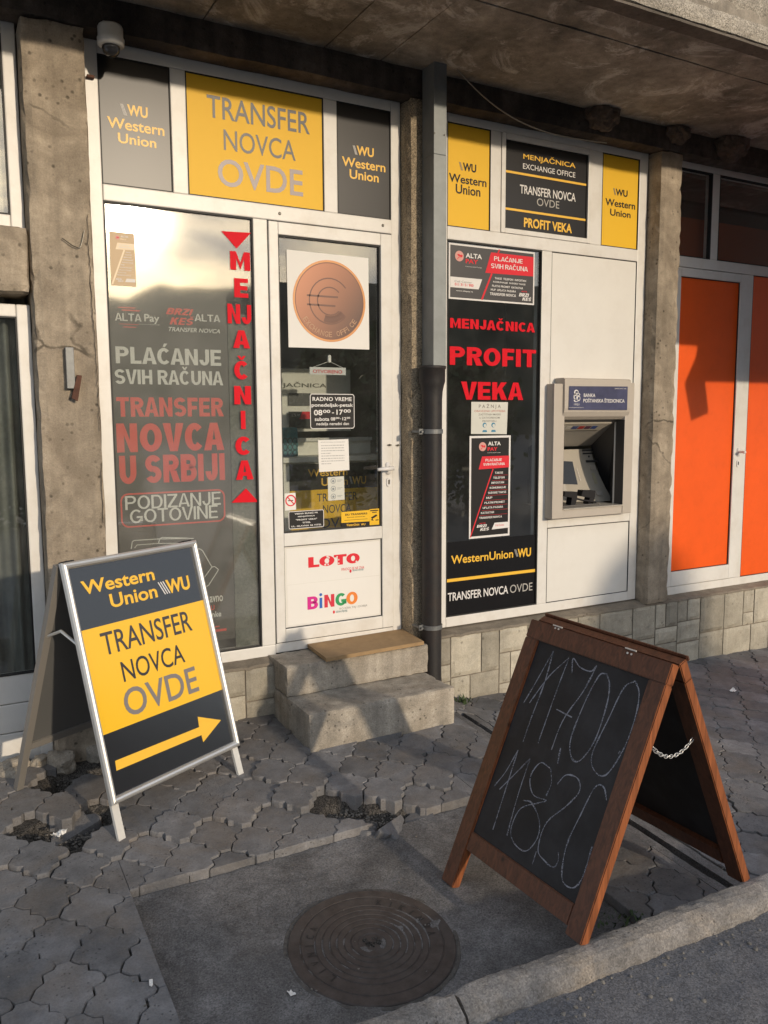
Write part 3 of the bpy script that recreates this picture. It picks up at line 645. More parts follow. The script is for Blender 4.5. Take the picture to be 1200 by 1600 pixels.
# plinth
def stones(x0, x1, z0, z1, rnd, out):
    w, h = x1-x0, z1-z0
    if (w < .30 and h < .26 and rnd.random() < .72) or (w < .11 or h < .075) or (w < .17 and h < .15):
        out.append((x0, x1, z0, z1)); return
    if w/h > 1.15 or (w/h > .8 and rnd.random() < .5):
        c = x0 + w*rnd.uniform(.3, .7); stones(x0, c, z0, z1, rnd, out); stones(c, x1, z0, z1, rnd, out)
    else:
        c = z0 + h*rnd.uniform(.34, .68); stones(x0, x1, z0, c, rnd, out); stones(x0, x1, c, z1, rnd, out)
def plinth():
    mo = MB(); rnd = random.Random(12)
    for (xa, xb) in ((.66, 1.46), (2.15, 7.9)):
        st = MB()
        mo.box(xa, xb, -.062, .06, -.3, .40)
        x = xa
        while x < xb-.01:
            xe = min(xb, x+rnd.uniform(.45, .8)); out = []
            zb = gz((x+xe)/2, -.07)-.03
            stones(x, xe, zb, .398, rnd, out); x = xe
            for (p, q, r, s) in out:
                nx, nz = max(2, int((q-p)/.022)), max(2, int((s-r)/.022)); g = .0035; pr = rnd.uniform(.007, .017); sd = rnd.random()*50
                vs = []
                for k in range(nz+1):
                    for i in range(nx+1):
                        px = p+g+(q-p-2*g)*i/nx; pz = r+g+(s-r-2*g)*k/nz
                        e = 1 if (i in (0, nx) or k in (0, nz)) else 0
                        nn = noise.noise(Vector((px*14+sd, pz*14, sd)))*.006 + abs(noise.noise(Vector((px*40, pz*40, sd))))*.005
                        vs.append((px + (.002*noise.noise(Vector((px*30, pz*30, 2+sd))) if e else 0), -.062-(pr+nn if not e else .0015+.3*pr), pz + (.002*noise.noise(Vector((px*30, pz*30, 9+sd))) if e else 0)))
                n = nx+1; b = len(vs)
                fs = [(k*n+i, k*n+i+1, (k+1)*n+i+1, (k+1)*n+i) for k in range(nz) for i in range(nx)]
                st.add(vs, fs, rnd.random())
        st.build('stone_cladding', M_STONE, B, tint=True)
    mo.build('plinth_wall', M_MORT, B)
    sl = MB()
    for (xa, xb) in ((.66, 1.47), (2.15, 3.945), (3.945, 7.9)):
        xs = fr(xa, xb, .03); vs = []
        for x in xs:
            j = .006*N3(x, 0, 12) + .004*N3(x, 0, 33)
            vs += [(x, .03, .385), (x, .03, .425), (x, -.004, .421+.4*j), (x, -.070+j, .405+j), (x, -.076+j, .393+j), (x, -.062, .385)]
        sl.add(vs, [(a*6+k, a*6+k+1, (a+1)*6+k+1, (a+1)*6+k) for a in range(len(xs)-1) for k in range(5)] )
    sl.build('mortar_sill', M_MORT, B)
plinth()
# rooms behind the glass
mb = MB()
mb.box(.5, 4.05, 2.0, 2.1, .3, 3.4); mb.box(.5, .6, .25, 2.0, .3, 3.4); mb.box(3.99, 4.09, .25, 2.0, .3, 3.4)
mb.build('interior_wall', M_INT, B)
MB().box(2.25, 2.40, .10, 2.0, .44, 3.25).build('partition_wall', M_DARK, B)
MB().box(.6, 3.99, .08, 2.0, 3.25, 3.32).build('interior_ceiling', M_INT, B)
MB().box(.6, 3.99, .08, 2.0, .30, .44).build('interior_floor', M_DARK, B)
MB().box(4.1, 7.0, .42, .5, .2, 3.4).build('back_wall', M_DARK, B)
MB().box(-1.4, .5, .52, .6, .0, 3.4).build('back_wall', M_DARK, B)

# concrete steps
st = thing('concrete_steps', 'two rough concrete steps leading up to the white shop door', 'steps', (1.8, -.25, .1))
MB().rough(1.42, 2.205, -.51, -.06, .02, .28, .018, .0022, .0055, 9, 21, .0015).build('lower_step', M_STEP, st)
MB().rough(1.42, 2.212, -.25, .0, .2815, .43, .018, .0022, .0055, 9, 22, .0015).build('upper_step', M_STEP, st)
mb = MB(); p = [(1.634, -.006), (1.61, -.288), (2.172, -.272), (2.195, -.004)]
vs = [(x, y, .437+.002*i) for i, (x, y) in enumerate(p)] + [(x, y, .455+.002*i) for i, (x, y) in enumerate(p)]
mb.add(vs, [(3, 2, 1, 0), (4, 5, 6, 7)] + [(i, (i+1) % 4, 4+(i+1) % 4, 4+i) for i in range(4)])
mb.build('door_mat', M_MAT, label='worn tan board lying as a mat on the top step', cat='mat')
# ------------------------------------------------------------------ shop fronts
WU_SLASH = [(0.0, 0.0)]
def slashes(mb, pl, tl, br, n=3, d=.001):
    """the slanted strokes before the W: tl/br pixels of the box they fill"""
    u0, v1 = pl.uv(*tl); u1, v0 = pl.uv(*br); w = (u1-u0); sl = w*.55; t = (w-sl)/(n*2-.6)
    for k in range(n):
        a = u0 + k*2*t; mb.prism(pl, [(a, v1), (a+t, v1), (a+sl+t, v0), (a+sl, v0)], 0, d)
    return mb
def gasket(mb, x0, x1, z0, z1, w=.0065, y=.001, dep=.03):
    mb.box(x0, x0+w, y, dep, z0, z1); mb.box(x1-w, x1, y, dep, z0, z1); mb.box(x0+w, x1-w, y, dep, z0, z0+w); mb.box(x0+w, x1-w, y, dep, z1-w, z1)
def sign_panel(root, x0, x1, z0, z1, m, label=None):
    g = MB(); gasket(g, x0, x1, z0, z1, .005, .002, .02); g.build('gasket', M_RUB, root)
    o = MB().box(x0+.005, x1-.005, .008, .022, z0+.005, z1-.005).build('sign_panel', m, root)
    if label: o['label'] = label
    return o
SP = facp(.008)
def wu_stack(root, panel, m_text, m_sl, wu, we, un, sl, bold=.018):
    mb = MB()
    textpx(mb, SP, 'WU', *wu, bold=.03); textpx(mb, SP, 'Western', *we, bold=bold); textpx(mb, SP, 'Union', *un, bold=bold)
    mb.build('lettering', m_text, panel); slashes(MB(), SP, *sl, d=.001).build('logo_strokes', m_sl, panel)

A = thing('shopfront', 'white plastic shop front with yellow sign, tall window and half glazed door above the steps', 'shopfront', (1.43, 0, .42))
f = MB()
f.box(.655, .715, 0, .07, .42, 3.20, .004); f.box(2.141, 2.196, 0, .07, .43, 3.20, .004)
f.box(.7155, 2.1405, 0, .07, 3.147, 3.20, .004); f.box(.7155, 2.1405, -.004, .07, 2.545, 2.615, .005)
f.box(1.022, 1.091, .001, .06, 2.6155, 3.1465, .004); f.box(1.766, 1.838, .001, .06, 2.6155, 3.1465, .004)
f.box(1.393, 1.464, 0, .07, .4755, 2.5445, .004); f.box(.7155, 1.464, -.001, .07, .42, .475, .004); f.box(1.4645, 2.1405, -.001, .07, .43, .4775, .004)
f.build('frame', M_PVC, A)
for (px, py) in ((436.5, 334), (597.5, 352.5)):
    s = MB(); u, v = FAC.uv(px, py); s.lathe(FAC.pt(u, v, .0035), [(.0075, 0), (.0075, .002), (.003, .004)], 12, (0, -1, 0)); s.build('screw_cap', M_SCREW, A)
p = sign_panel(A, .715, 1.022, 2.615, 3.147, M_BLK, 'dark sign panel nearest the left pillar with yellow lettering')
wu_stack(A, p, M_YELT, M_WHT, ((198.4, 162.7), (231, 185.6)), ((167, 181.3), (257, 213)), ((184, 207), (244.3, 232)), ((187, 161.5), (199, 181)))
p = sign_panel(A, 1.091, 1.766, 2.615, 3.147, M_YEL, 'large yellow sign panel')
mb = MB(); textpx(mb, SP, 'TRANSFER', (322.7, 146.7), (484, 210.7), bold=.008); textpx(mb, SP, 'NOVCA', (349, 201.6), (462, 252), bold=.004); mb.build('lettering', M_DGREYT, p)
mb = MB(); textpx(mb, SP, 'OVDE', (339.7, 246.4), (473.6, 307.7), bold=.012); mb.build('lettering', plain('lilac_grey_print', (.27, .22, .22), .4), p)
p = sign_panel(A, 1.838, 2.141, 2.615, 3.147, M_BLK, 'dark sign panel above the door with yellow lettering')
wu_stack(A, p, M_YELT, M_WHT, ((557, 227.4), (584, 246.4)), ((534, 244), (602, 269.6)), ((546, 264), (591.6, 285.6)), ((551, 227), (558.5, 242)))
g = MB(); gasket(g, .715, 1.393, .475, 2.545, .007); g.build('gasket', M_RUB, A)
MB().box(.722, 1.386, .012, .018, .482, 2.538).build('window_pane', M_GLASSW, A)
# door leaf
d = MB()
d.box(1.468, 1.516, -.008, .05, .482, 2.540, .004); d.box(2.075, 2.138, -.008, .05, .482, 2.540, .004)
d.box(1.5165, 2.0745, -.008, .05, 2.481, 2.540, .004); d.box(1.5165, 2.0745, -.008, .05, .970, 1.036, .004); d.box(1.5165, 2.0745, -.008, .05, .482, .548, .004)
dr = d.build('door', M_PVC, A)
g = MB(); gasket(g, 1.516, 2.075, 1.036, 2.481, .007); gasket(g, 1.516, 2.075, .548, .970, .004)
g.box(1.4645, 1.4675, .002, .04, .478, 2.544); g.box(2.1383, 2.1408, .002, .04, .478, 2.544); g.box(1.468, 2.138, .002, .04, 2.5405, 2.5445); g.box(1.468, 2.138, .002, .04, .4778, .4815)
g.build('door_gasket', M_RUB, dr)
MB().box(1.523, 2.068, .012, .018, 1.043, 2.474).build('door_pane', M_GLASS, dr)
MB().box(1.520, 2.071, .006, .02, .552, .966).build('door_panel', M_PVCD, dr)
def handle(parent, px, py, lpx, kpx, m, dpl=-.008, s=1.0, name='door_handle'):
    pl = facp(dpl); u, v = pl.uv(px, py); lu, lv = pl.uv(*lpx, .05); h = MB()
    h.prism(pl, rrect(u-.014*s, u+.014*s, v-.035*s, v+.032*s, .013*s), 0, .007)
    h.tube([pl.pt(u, v, .004), pl.pt(u, v, .045), pl.pt(u-.006, v, .053)], .0095*s, 12)
    h.tube([pl.pt(u+.006, v, .052), pl.pt((u+lu)/2, v-.002, .054), pl.pt(lu, v-.004, .052)], [.011*s, .0105*s, .0085*s], 12)
    h.build(name, m, parent, smooth=True)
    ku, kv = pl.uv(*kpx); k = MB(); k.ring(pl, rrect(ku-.013, ku+.013, kv-.024, kv+.024, .012), rrect(ku-.006, ku+.006, kv-.013, kv+.013, .005), 0, .006); k.build('lock_plate', M_WHT, parent)
    k = MB(); k.prism(pl, rrect(ku-.006, ku+.006, kv-.013, kv+.013, .005), 0, .0035); k.build('keyhole', M_SCREW, parent)
handle(dr, 606, 731, (590, 732), (607, 753), M_WHT)
for (px, py) in ((608, 695.3), (621, 695.7)):
    k = MB(); pl = facp(-.008 if px < 612 else 0); u, v = pl.uv(px, py); k.lathe(pl.pt(u, v, 0), [(.006, 0), (.006, .008), (.003, .011)], 10, (0, -1, 0)); k.box(u-.012, u+.012, pl.o.y-.006, pl.o.y-.003, v-.003, v+.003)
    k.build('latch_bolt', M_SCREW, dr)

C_ = thing('shopfront', 'white plastic shop front with bank machine, between the downpipe and the bare pillar', 'shopfront', (3.2, 0, .43))
f = MB()
f.box(2.442, 2.484, 0, .07, .43, 3.20, .004); f.box(3.878, 3.947, 0, .07, .43, 3.20, .004)
f.box(2.4845, 3.8775, 0, .07, 3.155, 3.20, .004); f.box(2.4845, 3.8775, -.003, .07, 2.553, 2.622, .005)
f.box(2.766, 2.835, .001, .06, 2.6225, 3.1545, .004); f.box(3.490, 3.578, .001, .06, 2.6225, 3.1545, .004)
f.box(3.133, 3.205, 0, .07, .4875, 2.5525, .004); f.box(2.4845, 3.8775, -.001, .07, .43, .487, .004); f.box(3.2055, 3.8775, .0005, .07, .945, 1.02, .004)
f.build('frame', M_PVC, C_)
s = MB()
for (x0, x1, z0, z1) in ((2.8365, 2.8635, 2.6235, 3.1535), (3.4635, 3.4895, 2.6235, 3.1535)): s.box(x0, x1, -.006, .05, z0, z1, .003)
for (z0, z1) in ((2.6235, 2.650), (3.122, 3.1535)): s.box(2.864, 3.463, -.006, .05, z0, z1, .003)
s.build('vent_sash', M_PVC, C_)
p = sign_panel(C_, 2.484, 2.766, 2.622, 3.155, M_YEL, 'yellow sign panel beside the downpipe')
Z1 = lambda x, y: (560+x/1.875, y/1.875)
wu_stack(C_, p, M_BLKM, M_GREYT, (Z1(306, 476), Z1(345, 507)), (Z1(265, 506), Z1(375, 549)), (Z1(285, 538), Z1(357, 577)), (Z1(294, 474), Z1(307, 500)))
p = sign_panel(C_, 3.578, 3.878, 2.622, 3.155, M_YEL, 'yellow sign panel beside the bare pillar')
Z7 = lambda x, y: (900+x/6, 200+y/6)
wu_stack(C_, p, M_BLKM, M_GREYT, (Z7(372, 568), Z7(482, 650)), (Z7(275, 655), Z7(553, 768)), (Z7(320, 755), Z7(510, 848)), (Z7(348, 562), Z7(376, 630)))
p = sign_panel(C_, 2.864, 3.463, 2.650, 3.122, M_BLK, 'black sign panel with yellow rules')
y1, m1 = MB(), MB()
textpx(y1, SP, 'MENJAČNICA', Z1(483, 450), Z1(635, 497), bold=.012); textpx(y1, SP, 'PROFIT VEKA', Z1(485, 637), Z1(625, 684), bold=.03)
for z in ((2.950, 2.962), (2.751, 2.763)): y1.prism(SP, rect(2.869, 3.458, z[0], z[1]), 0, .001)
y1.build('lettering', M_YELT, p)
textpx(m1, SP, 'EXCHANGE OFFICE', Z1(482, 478), Z1(635, 521), bold=.006); textpx(m1, SP, 'TRANSFER NOVCA', Z1(473, 540), Z1(636, 592), bold=.012, sp=.98); m1.build('lettering', M_WHT, p)
textpx(MB(), SP, 'OVDE', Z1(523, 580), Z1(588, 612)).build('lettering', M_LGREY, p)
g = MB(); gasket(g, 2.484, 3.133, .487, 2.553, .007); gasket(g, 3.205, 3.878, .487, .945, .004); gasket(g, 3.205, 3.878, 1.02, 2.553, .004, .003); g.build('gasket', M_RUB, C_)
MB().box(2.491, 3.126, .012, .018, .494, 2.546).build('window_pane', M_GLASS, C_)
MB().box(3.209, 3.874, .006, .02, .491, .941).build('lower_panel', M_PVCD, C_, label='plain grey white panel below the machine')
mb = MB(); mb.box(3.209, 3.874, .006, .02, 1.735, 2.549); mb.box(3.209, 3.259, .007, .02, 1.02, 1.733); mb.box(3.744, 3.874, .007, .02, 1.02, 1.733); mb.box(3.2595, 3.7435, .007, .02, 1.60, 1.733); mb.build('upper_panel', M_PVCD, C_)

D_ = thing('shopfront', 'orange panelled white shop front right of the bare pillar', 'shopfront', (5.4, 0, .43))
f = MB()
f.box(4.143, 4.20, 0, .07, .42, 3.215, .004); f.box(4.2005, 6.55, 0, .07, 3.160, 3.215, .004); f.box(4.2005, 6.55, -.003, .07, 2.554, 2.620, .005); f.box(4.2005, 6.55, 0, .07, .42, .474, .004)
f.box(4.528, 4.596, .001, .06, 2.6205, 3.1595, .004); f.box(5.5, 5.57, .001, .06, 2.6205, 3.1595, .004); f.box(4.897, 4.963, 0, .07, .4745, 2.5535, .004); f.box(5.7, 5.78, 0, .07, .4745, 2.5535, .004); f.box(6.48, 6.55, 0, .07, .4745, 2.5535, .004)
f.build('frame', M_PVC, D_)
d = MB(); d.box(4.204, 4.262, -.006, .05, .478, 2.550, .004); d.box(4.830, 4.893, -.006, .05, .478, 2.550, .004); d.box(4.2625, 4.8295, -.006, .05, 2.495, 2.550, .004); d.box(4.2625, 4.8295, -.006, .05, .478, .576, .004)
dd = d.build('door', M_PVC, D_)
MB().box(4.263, 4.829, .010, .03, .577, 2.494).build('door_panel', M_ORANGE, dd)
g = MB(); gasket(g, 4.262, 4.830, .576, 2.495, .004, .002, .009); g.box(4.8935, 4.8965, .002, .03, .478, 2.55); g.build('door_gasket', M_RUB, dd)
handle(dd, 1153, 706, (1161, 706), (1152.5, 724), M_WHT, -.006, .9)
MB().box(4.967, 5.696, .010, .03, .478, 2.550).build('fixed_panel', M_ORANGE, D_); MB().box(5.784, 6.476, .010, .03, .478, 2.550).build('fixed_panel', M_ORANGE, D_)
g = MB(); gasket(g, 4.963, 5.70, .474, 2.554, .004, .002, .009); gasket(g, 4.20, 4.528, 2.620, 3.160, .006); gasket(g, 4.596, 5.5, 2.620, 3.160, .006); g.build('gasket', M_RUB, D_)
for (a, b) in ((4.206, 4.522), (4.602, 5.494), (5.576, 6.474)): MB().box(a, b, .014, .02, 2.626, 3.154).build('transom_pane', M_GLASS, D_)
mb = MB(); mb.box(4.2, 6.5, .12, .13, 2.60, 2.90); mb.build('inner_blind', plain('faded_orange_blind', (.30, .06, .015), .8), D_)

# left neighbour: tall glazed side door and the window above it
E_ = thing('side_door', 'white framed glazed door with grey curtain at the left edge', 'door', (.0, 0, .12))
f = MB(); f.box(.346, .400, .0, .06, .115, 2.085, .005); f.box(-.55, .3455, .0, .06, 2.078-.045, 2.085, .005); f.box(-.60, -.5505, .0, .06, .115, 2.085, .005)
for (a, b) in ((.115, .248), (.252, .378), (.382, .507)): f.box(-.55, .3455, .004, .06, a, b, .004)
f.build('frame', M_PVC, E_)
g = MB(); gasket(g, -.55, .346, .507, 2.033, .006); g.build('gasket', M_RUB, E_)
MB().box(-.544, .340, .014, .02, .513, 2.027).build('door_pane', M_GLASS, E_)
mb = MB(); xs = fr(-.6, .40, .006); vs = []
for x in xs:
    y = .10 + .022*math.sin(x*62+1.5*math.sin(x*17)) + .01*math.sin(x*140)
    vs += [(x, y, .3), (x, y, 2.2)]
mb.add(vs, [(2*i, 2*i+2, 2*i+3, 2*i+1) for i in range(len(xs)-1)]); mb.build('curtain', M_CURT, E_, smooth=True)
F_ = thing('side_window', 'white framed pale window above the curtained door', 'window', (.0, 0, 2.39))
f = MB(); f.box(.345, .398, .0, .06, 2.39, 3.2, .005); f.box(-.55, .3445, .0, .06, 2.39, 2.445, .005); f.box(-.55, .3445, 0, .06, 3.15, 3.2, .005); f.build('frame', M_PVC, F_)
g = MB(); gasket(g, -.55, .345, 2.445, 3.15, .006); g.build('gasket', M_RUB, F_)
MB().box(-.544, .339, .014, .02, 2.451, 3.144).build('window_pane', M_GLASS, F_)
MB().box(-.55, .345, .06, .065, 2.44, 3.16).build('pale_blind', plain('pale_blind', (.5, .47, .40), .8, var=.1, vscale=4), F_)
# ------------------------------------------------------------------ writing and notices on the glass of the left shop front
GO = facp(.0115)        # outer face of the glass
GI = facp(.024)         # just behind it
GD = facp(-.001)
Q3 = lambda x, y: (x/2.6674, 300+y/2.6674)
def plate(name, pl, quad_px, m, label, cat, th=.0008, group=None, quad=None):
    q = quad or [pl.uv(*p) for p in quad_px]
    return MB().prism(pl, q, 0, th).build(name, m, label=label, cat=cat, group=group)
# big dark poster behind the tall window, and the frosted strip beside it
ps = thing('window_poster', 'tall dark poster with pale and red lettering behind the left window', 'poster', (1.0, .03, .53))
MB().box(.726, 1.262, .027, .030, .53, 2.195).build('poster_sheet', M_POSTER, ps)
PP = facp(.027)
w, r = MB(), MB()
heavypx(w, PP, 'PLAĆANJE', Q3(480, 643), Q3(922, 725), t=.235); heavypx(w, PP, 'SVIH RAČUNA', Q3(477, 738), Q3(930, 806), t=.225)
heavypx(w, PP, 'ALTA', Q3(478, 503), Q3(590, 541), t=.19); textpx(w, PP, 'Pay', Q3(600, 508), Q3(665, 552), bold=.02)
heavypx(w, PP, 'ALTA', Q3(810, 508), Q3(918, 543), t=.19); textpx(w, PP, 'TRANSFER NOVCA', Q3(702, 562), Q3(917, 590), bold=.015, shear=.25)
textpx(w, PP, 'PLATNA INSTITUCIJA', Q3(582, 549), Q3(668, 557), bold=.01)
heavypx(w, PP, 'PODIZANJE', Q3(520, 1268), Q3(920, 1303), t=.16); heavypx(w, PP, 'GOTOVINE', Q3(540, 1325), Q3(908, 1358), t=.16)
ZA = lambda x, y: (x/2.727, 820+y/2.727)
textpx(w, PP, 'avno', ZA(893, 305), ZA(950, 325), bold=.02); textpx(w, PP, 'nke', ZA(903, 370), ZA(943, 390), bold=.02)
w.build('lettering', plain('poster_white', (.80, .77, .72), .6), ps)
heavypx(r, PP, 'TRANSFER', Q3(483, 855), Q3(930, 935), t=.25); heavypx(r, PP, 'NOVCA', Q3(483, 965), Q3(935, 1075), t=.28); heavypx(r, PP, 'U SRBIJI', Q3(495, 1100), Q3(938, 1200), t=.27)
heavypx(r, PP, 'BRZI', Q3(690, 482), Q3(795, 515), t=.25, shear=.3); heavypx(r, PP, 'KEŠ', Q3(705, 522), Q3(800, 556), t=.25, shear=.3)
textpx(r, PP, 'U', ZA(898, 343), ZA(914, 362), bold=.02)
u0, v1 = PP.uv(*Q3(500, 1258)); u1, v0 = PP.uv(*Q3(940, 1372)); r.ring(PP, rrect(u0, u1, v0, v1, .035), rrect(u0+.007, u1-.007, v0+.007, v1-.007, .029), 0, .001)
for (a, b, c, e) in ((490, 478, 560, 486), (505, 489, 580, 498), (495, 548, 575, 554), (510, 560, 565, 566)):
    x0, z1 = PP.uv(*Q3(a, b)); x1, z0 = PP.uv(*Q3(c, e)); r.prism(PP, [(x0, z0), (x1, z0), (x1+.006, z1), (x0+.006, z1)], 0, .001)
for (a, b, c, e) in ((916, 432, 935, 435), (914, 447, 965, 450)):
    x0, z1 = PP.uv(*ZA(a, b)); x1, z0 = PP.uv(*ZA(c, e)); r.prism(PP, rect(x0, x1, z0, z1), 0, .001)
r.build('lettering', plain('poster_red', (.80, .085, .06), .5), ps)
ZW = lambda x, y: (60+x/4.286, 830+y/4.286)
cd = MB()
def closed(pl, px, w): p = [pl.uv(*q) for q in px]; return [q for q in strip(pl, p, w)]
for q in closed(PP, [ZW(622, 118), ZW(628, 72), ZW(640, 62), ZW(800, 52), ZW(1040, 48)], .004) + closed(PP, [ZW(645, 112), ZW(660, 92), ZW(800, 82), ZW(1030, 80)], .003) + closed(PP, [ZW(805, 78), ZW(812, 50), ZW(830, 42), ZW(1010, 46)], .004) \
        + closed(PP, [ZW(1062, 116), ZW(1085, 120), ZW(1100, 132), ZW(1162, 240), ZW(1112, 308)], .004) + closed(PP, [ZW(1162, 240), ZW(1180, 236), ZW(1205, 256), ZW(1200, 268), ZW(1140, 362), ZW(1125, 370)], .004): cd.prism(PP, q, 0, .001)
cd.build('card_outline', plain('poster_white', (.80, .77, .72), .6), ps)
MB().box(1.266, 1.388, .029, .034, .48, 2.10).build('frosted_film', plain('frosted_film', (.13, .135, .11), .6, var=.45, vscale=60, bump=.6, bscale=70), label='grey green frosted film strip along the window beside the door', cat='film')
MB().box(.70, 1.42, .12, .13, .44, 3.2).build('inner_curtain', plain('inner_curtain', (.045, .045, .042), .9, var=.3, vscale=4), label='dark curtain hanging behind the tall dark poster', cat='curtain')
# red letters running down the pane
vl = thing('window_lettering', 'vertical red letters and two arrowheads on the pane beside the door', 'lettering', (1.33, .011, 1.0))
for ch, a, b in (('M', (958, 245), (1043, 330)), ('E', (975, 358), (1035, 442)), ('NJ', (947, 465), (1048, 552)), ('A', (970, 575), (1042, 652)), ('Č', (975, 703), (1040, 782)), ('N', (975, 808), (1047, 885)), ('I', (1003, 912), (1024, 988)), ('C', (980, 1020), (1050, 1095)), ('A', (982, 1120), (1057, 1197))):
    heavypx(MB(), GO, ch, Q3(*a), Q3(*b), t=.28 if ch != 'NJ' else .26).build('letter', M_RED, vl)
for tri in (((922, 163), (1046, 170), (986, 236)), ((965, 1295), (1078, 1292), (1025, 1235))):
    MB().prism(GO, [GO.uv(*Q3(*p)) for p in tri], 0, .001).build('arrowhead', M_RED, vl)

def logo_disc(pl, u, v, r, parent, d=.001):
    MB().prism(pl, circ(u, v, r, 28), 0, d).build('logo_disc', plain('logo_pink', (.62, .30, .26), .5), parent)
    mb = MB()
    for k, (a0, rr) in enumerate(((20, .55), (140, .5), (255, .6))):
        a = math.radians(a0); c = (u+r*.35*math.cos(a), v+r*.35*math.sin(a))
        mb.prism(pl, [(c[0]+r*rr*math.cos(t+a)*.75, c[1]+r*.22*math.sin(t*1.0)+r*.12*math.cos(2*t)) for t in [2*math.pi*i/14 for i in range(14)]], 0, d+.0004+.0002*k)
    mb.build('logo_swirl', M_REDP, parent)
def pay_strip_poster(pl, u0, u1, v0, v1, label, washed=False):
    """narrow black poster: logo on top, red band, slanting red line and a list of services"""
    t = thing('price_poster', label, 'poster', tuple(pl.pt((u0+u1)/2, v0)))
    w, h = u1-u0, v1-v0; X = lambda a: u0+a*w; Z = lambda b: v1-b*h
    MB().prism(pl, rect(u0, u1, v0, v1), 0, .0008).build('border', plain('glare_sheet', (.50, .36, .21), .5) if washed else M_WHT, t)
    MB().prism(pl, rect(u0+.012*1.0, u1-.012, v0+.012, v1-.012), .0008, .0012).build('poster_sheet', plain('glare_sheet', (.50, .36, .21), .5) if washed else M_BLKM, t)  # washed: sun glare painted into the tan sheet colour
    p2 = Plane(pl.pt(0, 0, .0012), pl.ux, pl.uz, pl.n)
    logo_disc(p2, X(.31), Z(.105), .088*w, t)
    wh, rd = MB(), MB()
    text(wh, p2, 'ALTA', X(.44), X(.75), Z(.095), Z(.058), bold=.03, sp=1.05); text(rd, p2, 'PAY', X(.43), X(.67), Z(.147), Z(.112), bold=.03, sp=1.05); text(wh, p2, 'PLATNA INSTITUCIJA', X(.43), X(.75), Z(.172), Z(.163))
    rd.prism(p2, [(X(.30), Z(.20)), (X(.965), Z(.20)), (X(.965), Z(.315)), (X(.22), Z(.325))], 0, .0006)
    heavy(wh, p2, 'PLAĆANJE', X(.38), X(.78), Z(.25), Z(.225), d=.0012, t=.2); heavy(wh, p2, 'SVIH RAČUNA', X(.33), X(.86), Z(.29), Z(.266), d=.0012, t=.2)
    for q in strip(p2, [(X(.57), Z(.325)), (X(.03), Z(.985))], .007): rd.prism(p2, q, 0, .0006)
    rows = ['TAKSE', 'TELEFON', 'INFOSTAN', 'KOMUNALIJE', 'SUDSKE TAKSE', 'MUP', 'PLATNI PROMET', 'UPLATA PAZARA', 'KATASTAR', 'TRANSFER NOVCA']
    ln = [.20, .28, .31, .40, .45, .15, .50, .50, .32, .56]
    for k, (s, l) in enumerate(zip(rows, ln)):
        y = .365+.0485*k; x = .615-.0415*k
        heavy(wh, p2, s, X(x), X(x+l), Z(y+.010), Z(y-.010), t=.2)
        if k < 9: rd.prism(p2, rect(X(x-.02), X(.94), Z(y+.0265), Z(y+.0245)), 0, .0004)
    heavy(wh, p2, 'BRZI', X(.18), X(.41), Z(.895), Z(.868), shear=.25); heavy(wh, p2, 'KEŠ', X(.26), X(.47), Z(.93), Z(.903), shear=.25); text(rd, p2, 'ALTA', X(.24), X(.40), Z(.86), Z(.85), bold=.03)
    wh.prism(p2, [(X(.62), Z(.86)), (X(.965), Z(.86)), (X(.965), Z(.92)), (X(.55), Z(.925))], 0, .0006)
    text(rd, p2, 'Call Centar', X(.64), X(.86), Z(.895), Z(.878), d=.0012)
    wh.build('lettering', M_WHT, t); rd.build('red_print', plain('glare_print', (.78, .64, .45), .5) if washed else M_REDP, t)  # washed print carries the painted glare too
    return t
a, b = GO.uv(*Q3(455, 163)); c, e = GO.uv(*Q3(568, 395))
pay_strip_poster(GO, a, c, e, b, 'small poster with painted sun glare in the tall window corner', True)

# ------------------------------------------------------------------ things on the door
D4 = lambda x, y: (400+x/4.286, 330+y/4.286)
D5 = lambda x, y: (400+x/3.75, 640+y/3.75)
cp = thing('coin_poster', 'white square poster of a copper coin with a euro sign on the door', 'poster', (1.79, .011, 1.955))
MB().prism(GO, [(1.567, 1.953), (2.014, 1.957), (2.012, 2.416), (1.565, 2.418)], 0, .0008).build('poster_sheet', M_PAPER, cp)
P1 = facp(.0107); cx, cz, cr_ = 1.793, 2.187, .2
def coin_mat():
    m, N, L, p = new_mat('coin_print'); tc = N.new('ShaderNodeTexCoord'); sx = N.new('ShaderNodeSeparateXYZ'); L.new(tc.outputs['Object'], sx.inputs[0])
    a = N.new('ShaderNodeMath'); a.operation = 'MULTIPLY_ADD'; L.new(sx.outputs[0], a.inputs[0]); a.inputs[1].default_value = -1.5; a.inputs[2].default_value = .27
    b = N.new('ShaderNodeMath'); b.operation = 'MULTIPLY_ADD'; L.new(sx.outputs[2], b.inputs[0]); b.inputs[1].default_value = 1.1; L.new(a.outputs[0], b.inputs[2])
    r = N.new('ShaderNodeValToRGB'); e = r.color_ramp.elements; e[0].position = .15; e[0].color = (.06, .02, .012, 1); e[1].position = .9; e[1].color = (.50, .165, .06, 1)
    L.new(b.outputs[0], r.inputs[0]); L.new(r.outputs[0], p.inputs['Base Color']); p.inputs['Roughness'].default_value = .4
    return m
M_COIN = coin_mat()
MB().prism(P1, circ(cx, cz, cr_, 64), 0, .0005).build('coin', M_COIN, cp)
rim = MB(); rim.ring(P1, circ(cx, cz, cr_, 64), circ(cx, cz, cr_*.945, 64), .0005, .001); rim.build('coin_rim', plain('coin_edge', (.60, .24, .06), .4), cp)
cop = MB(); cop.ring(P1, circ(cx, cz, cr_*.945, 64), circ(cx, cz, cr_*.925, 64), .0005, .0009)
text(MB(), P1, '€', cx-.09, cx+.062, cz-.105, cz+.105, d=.0009, bold=.0)
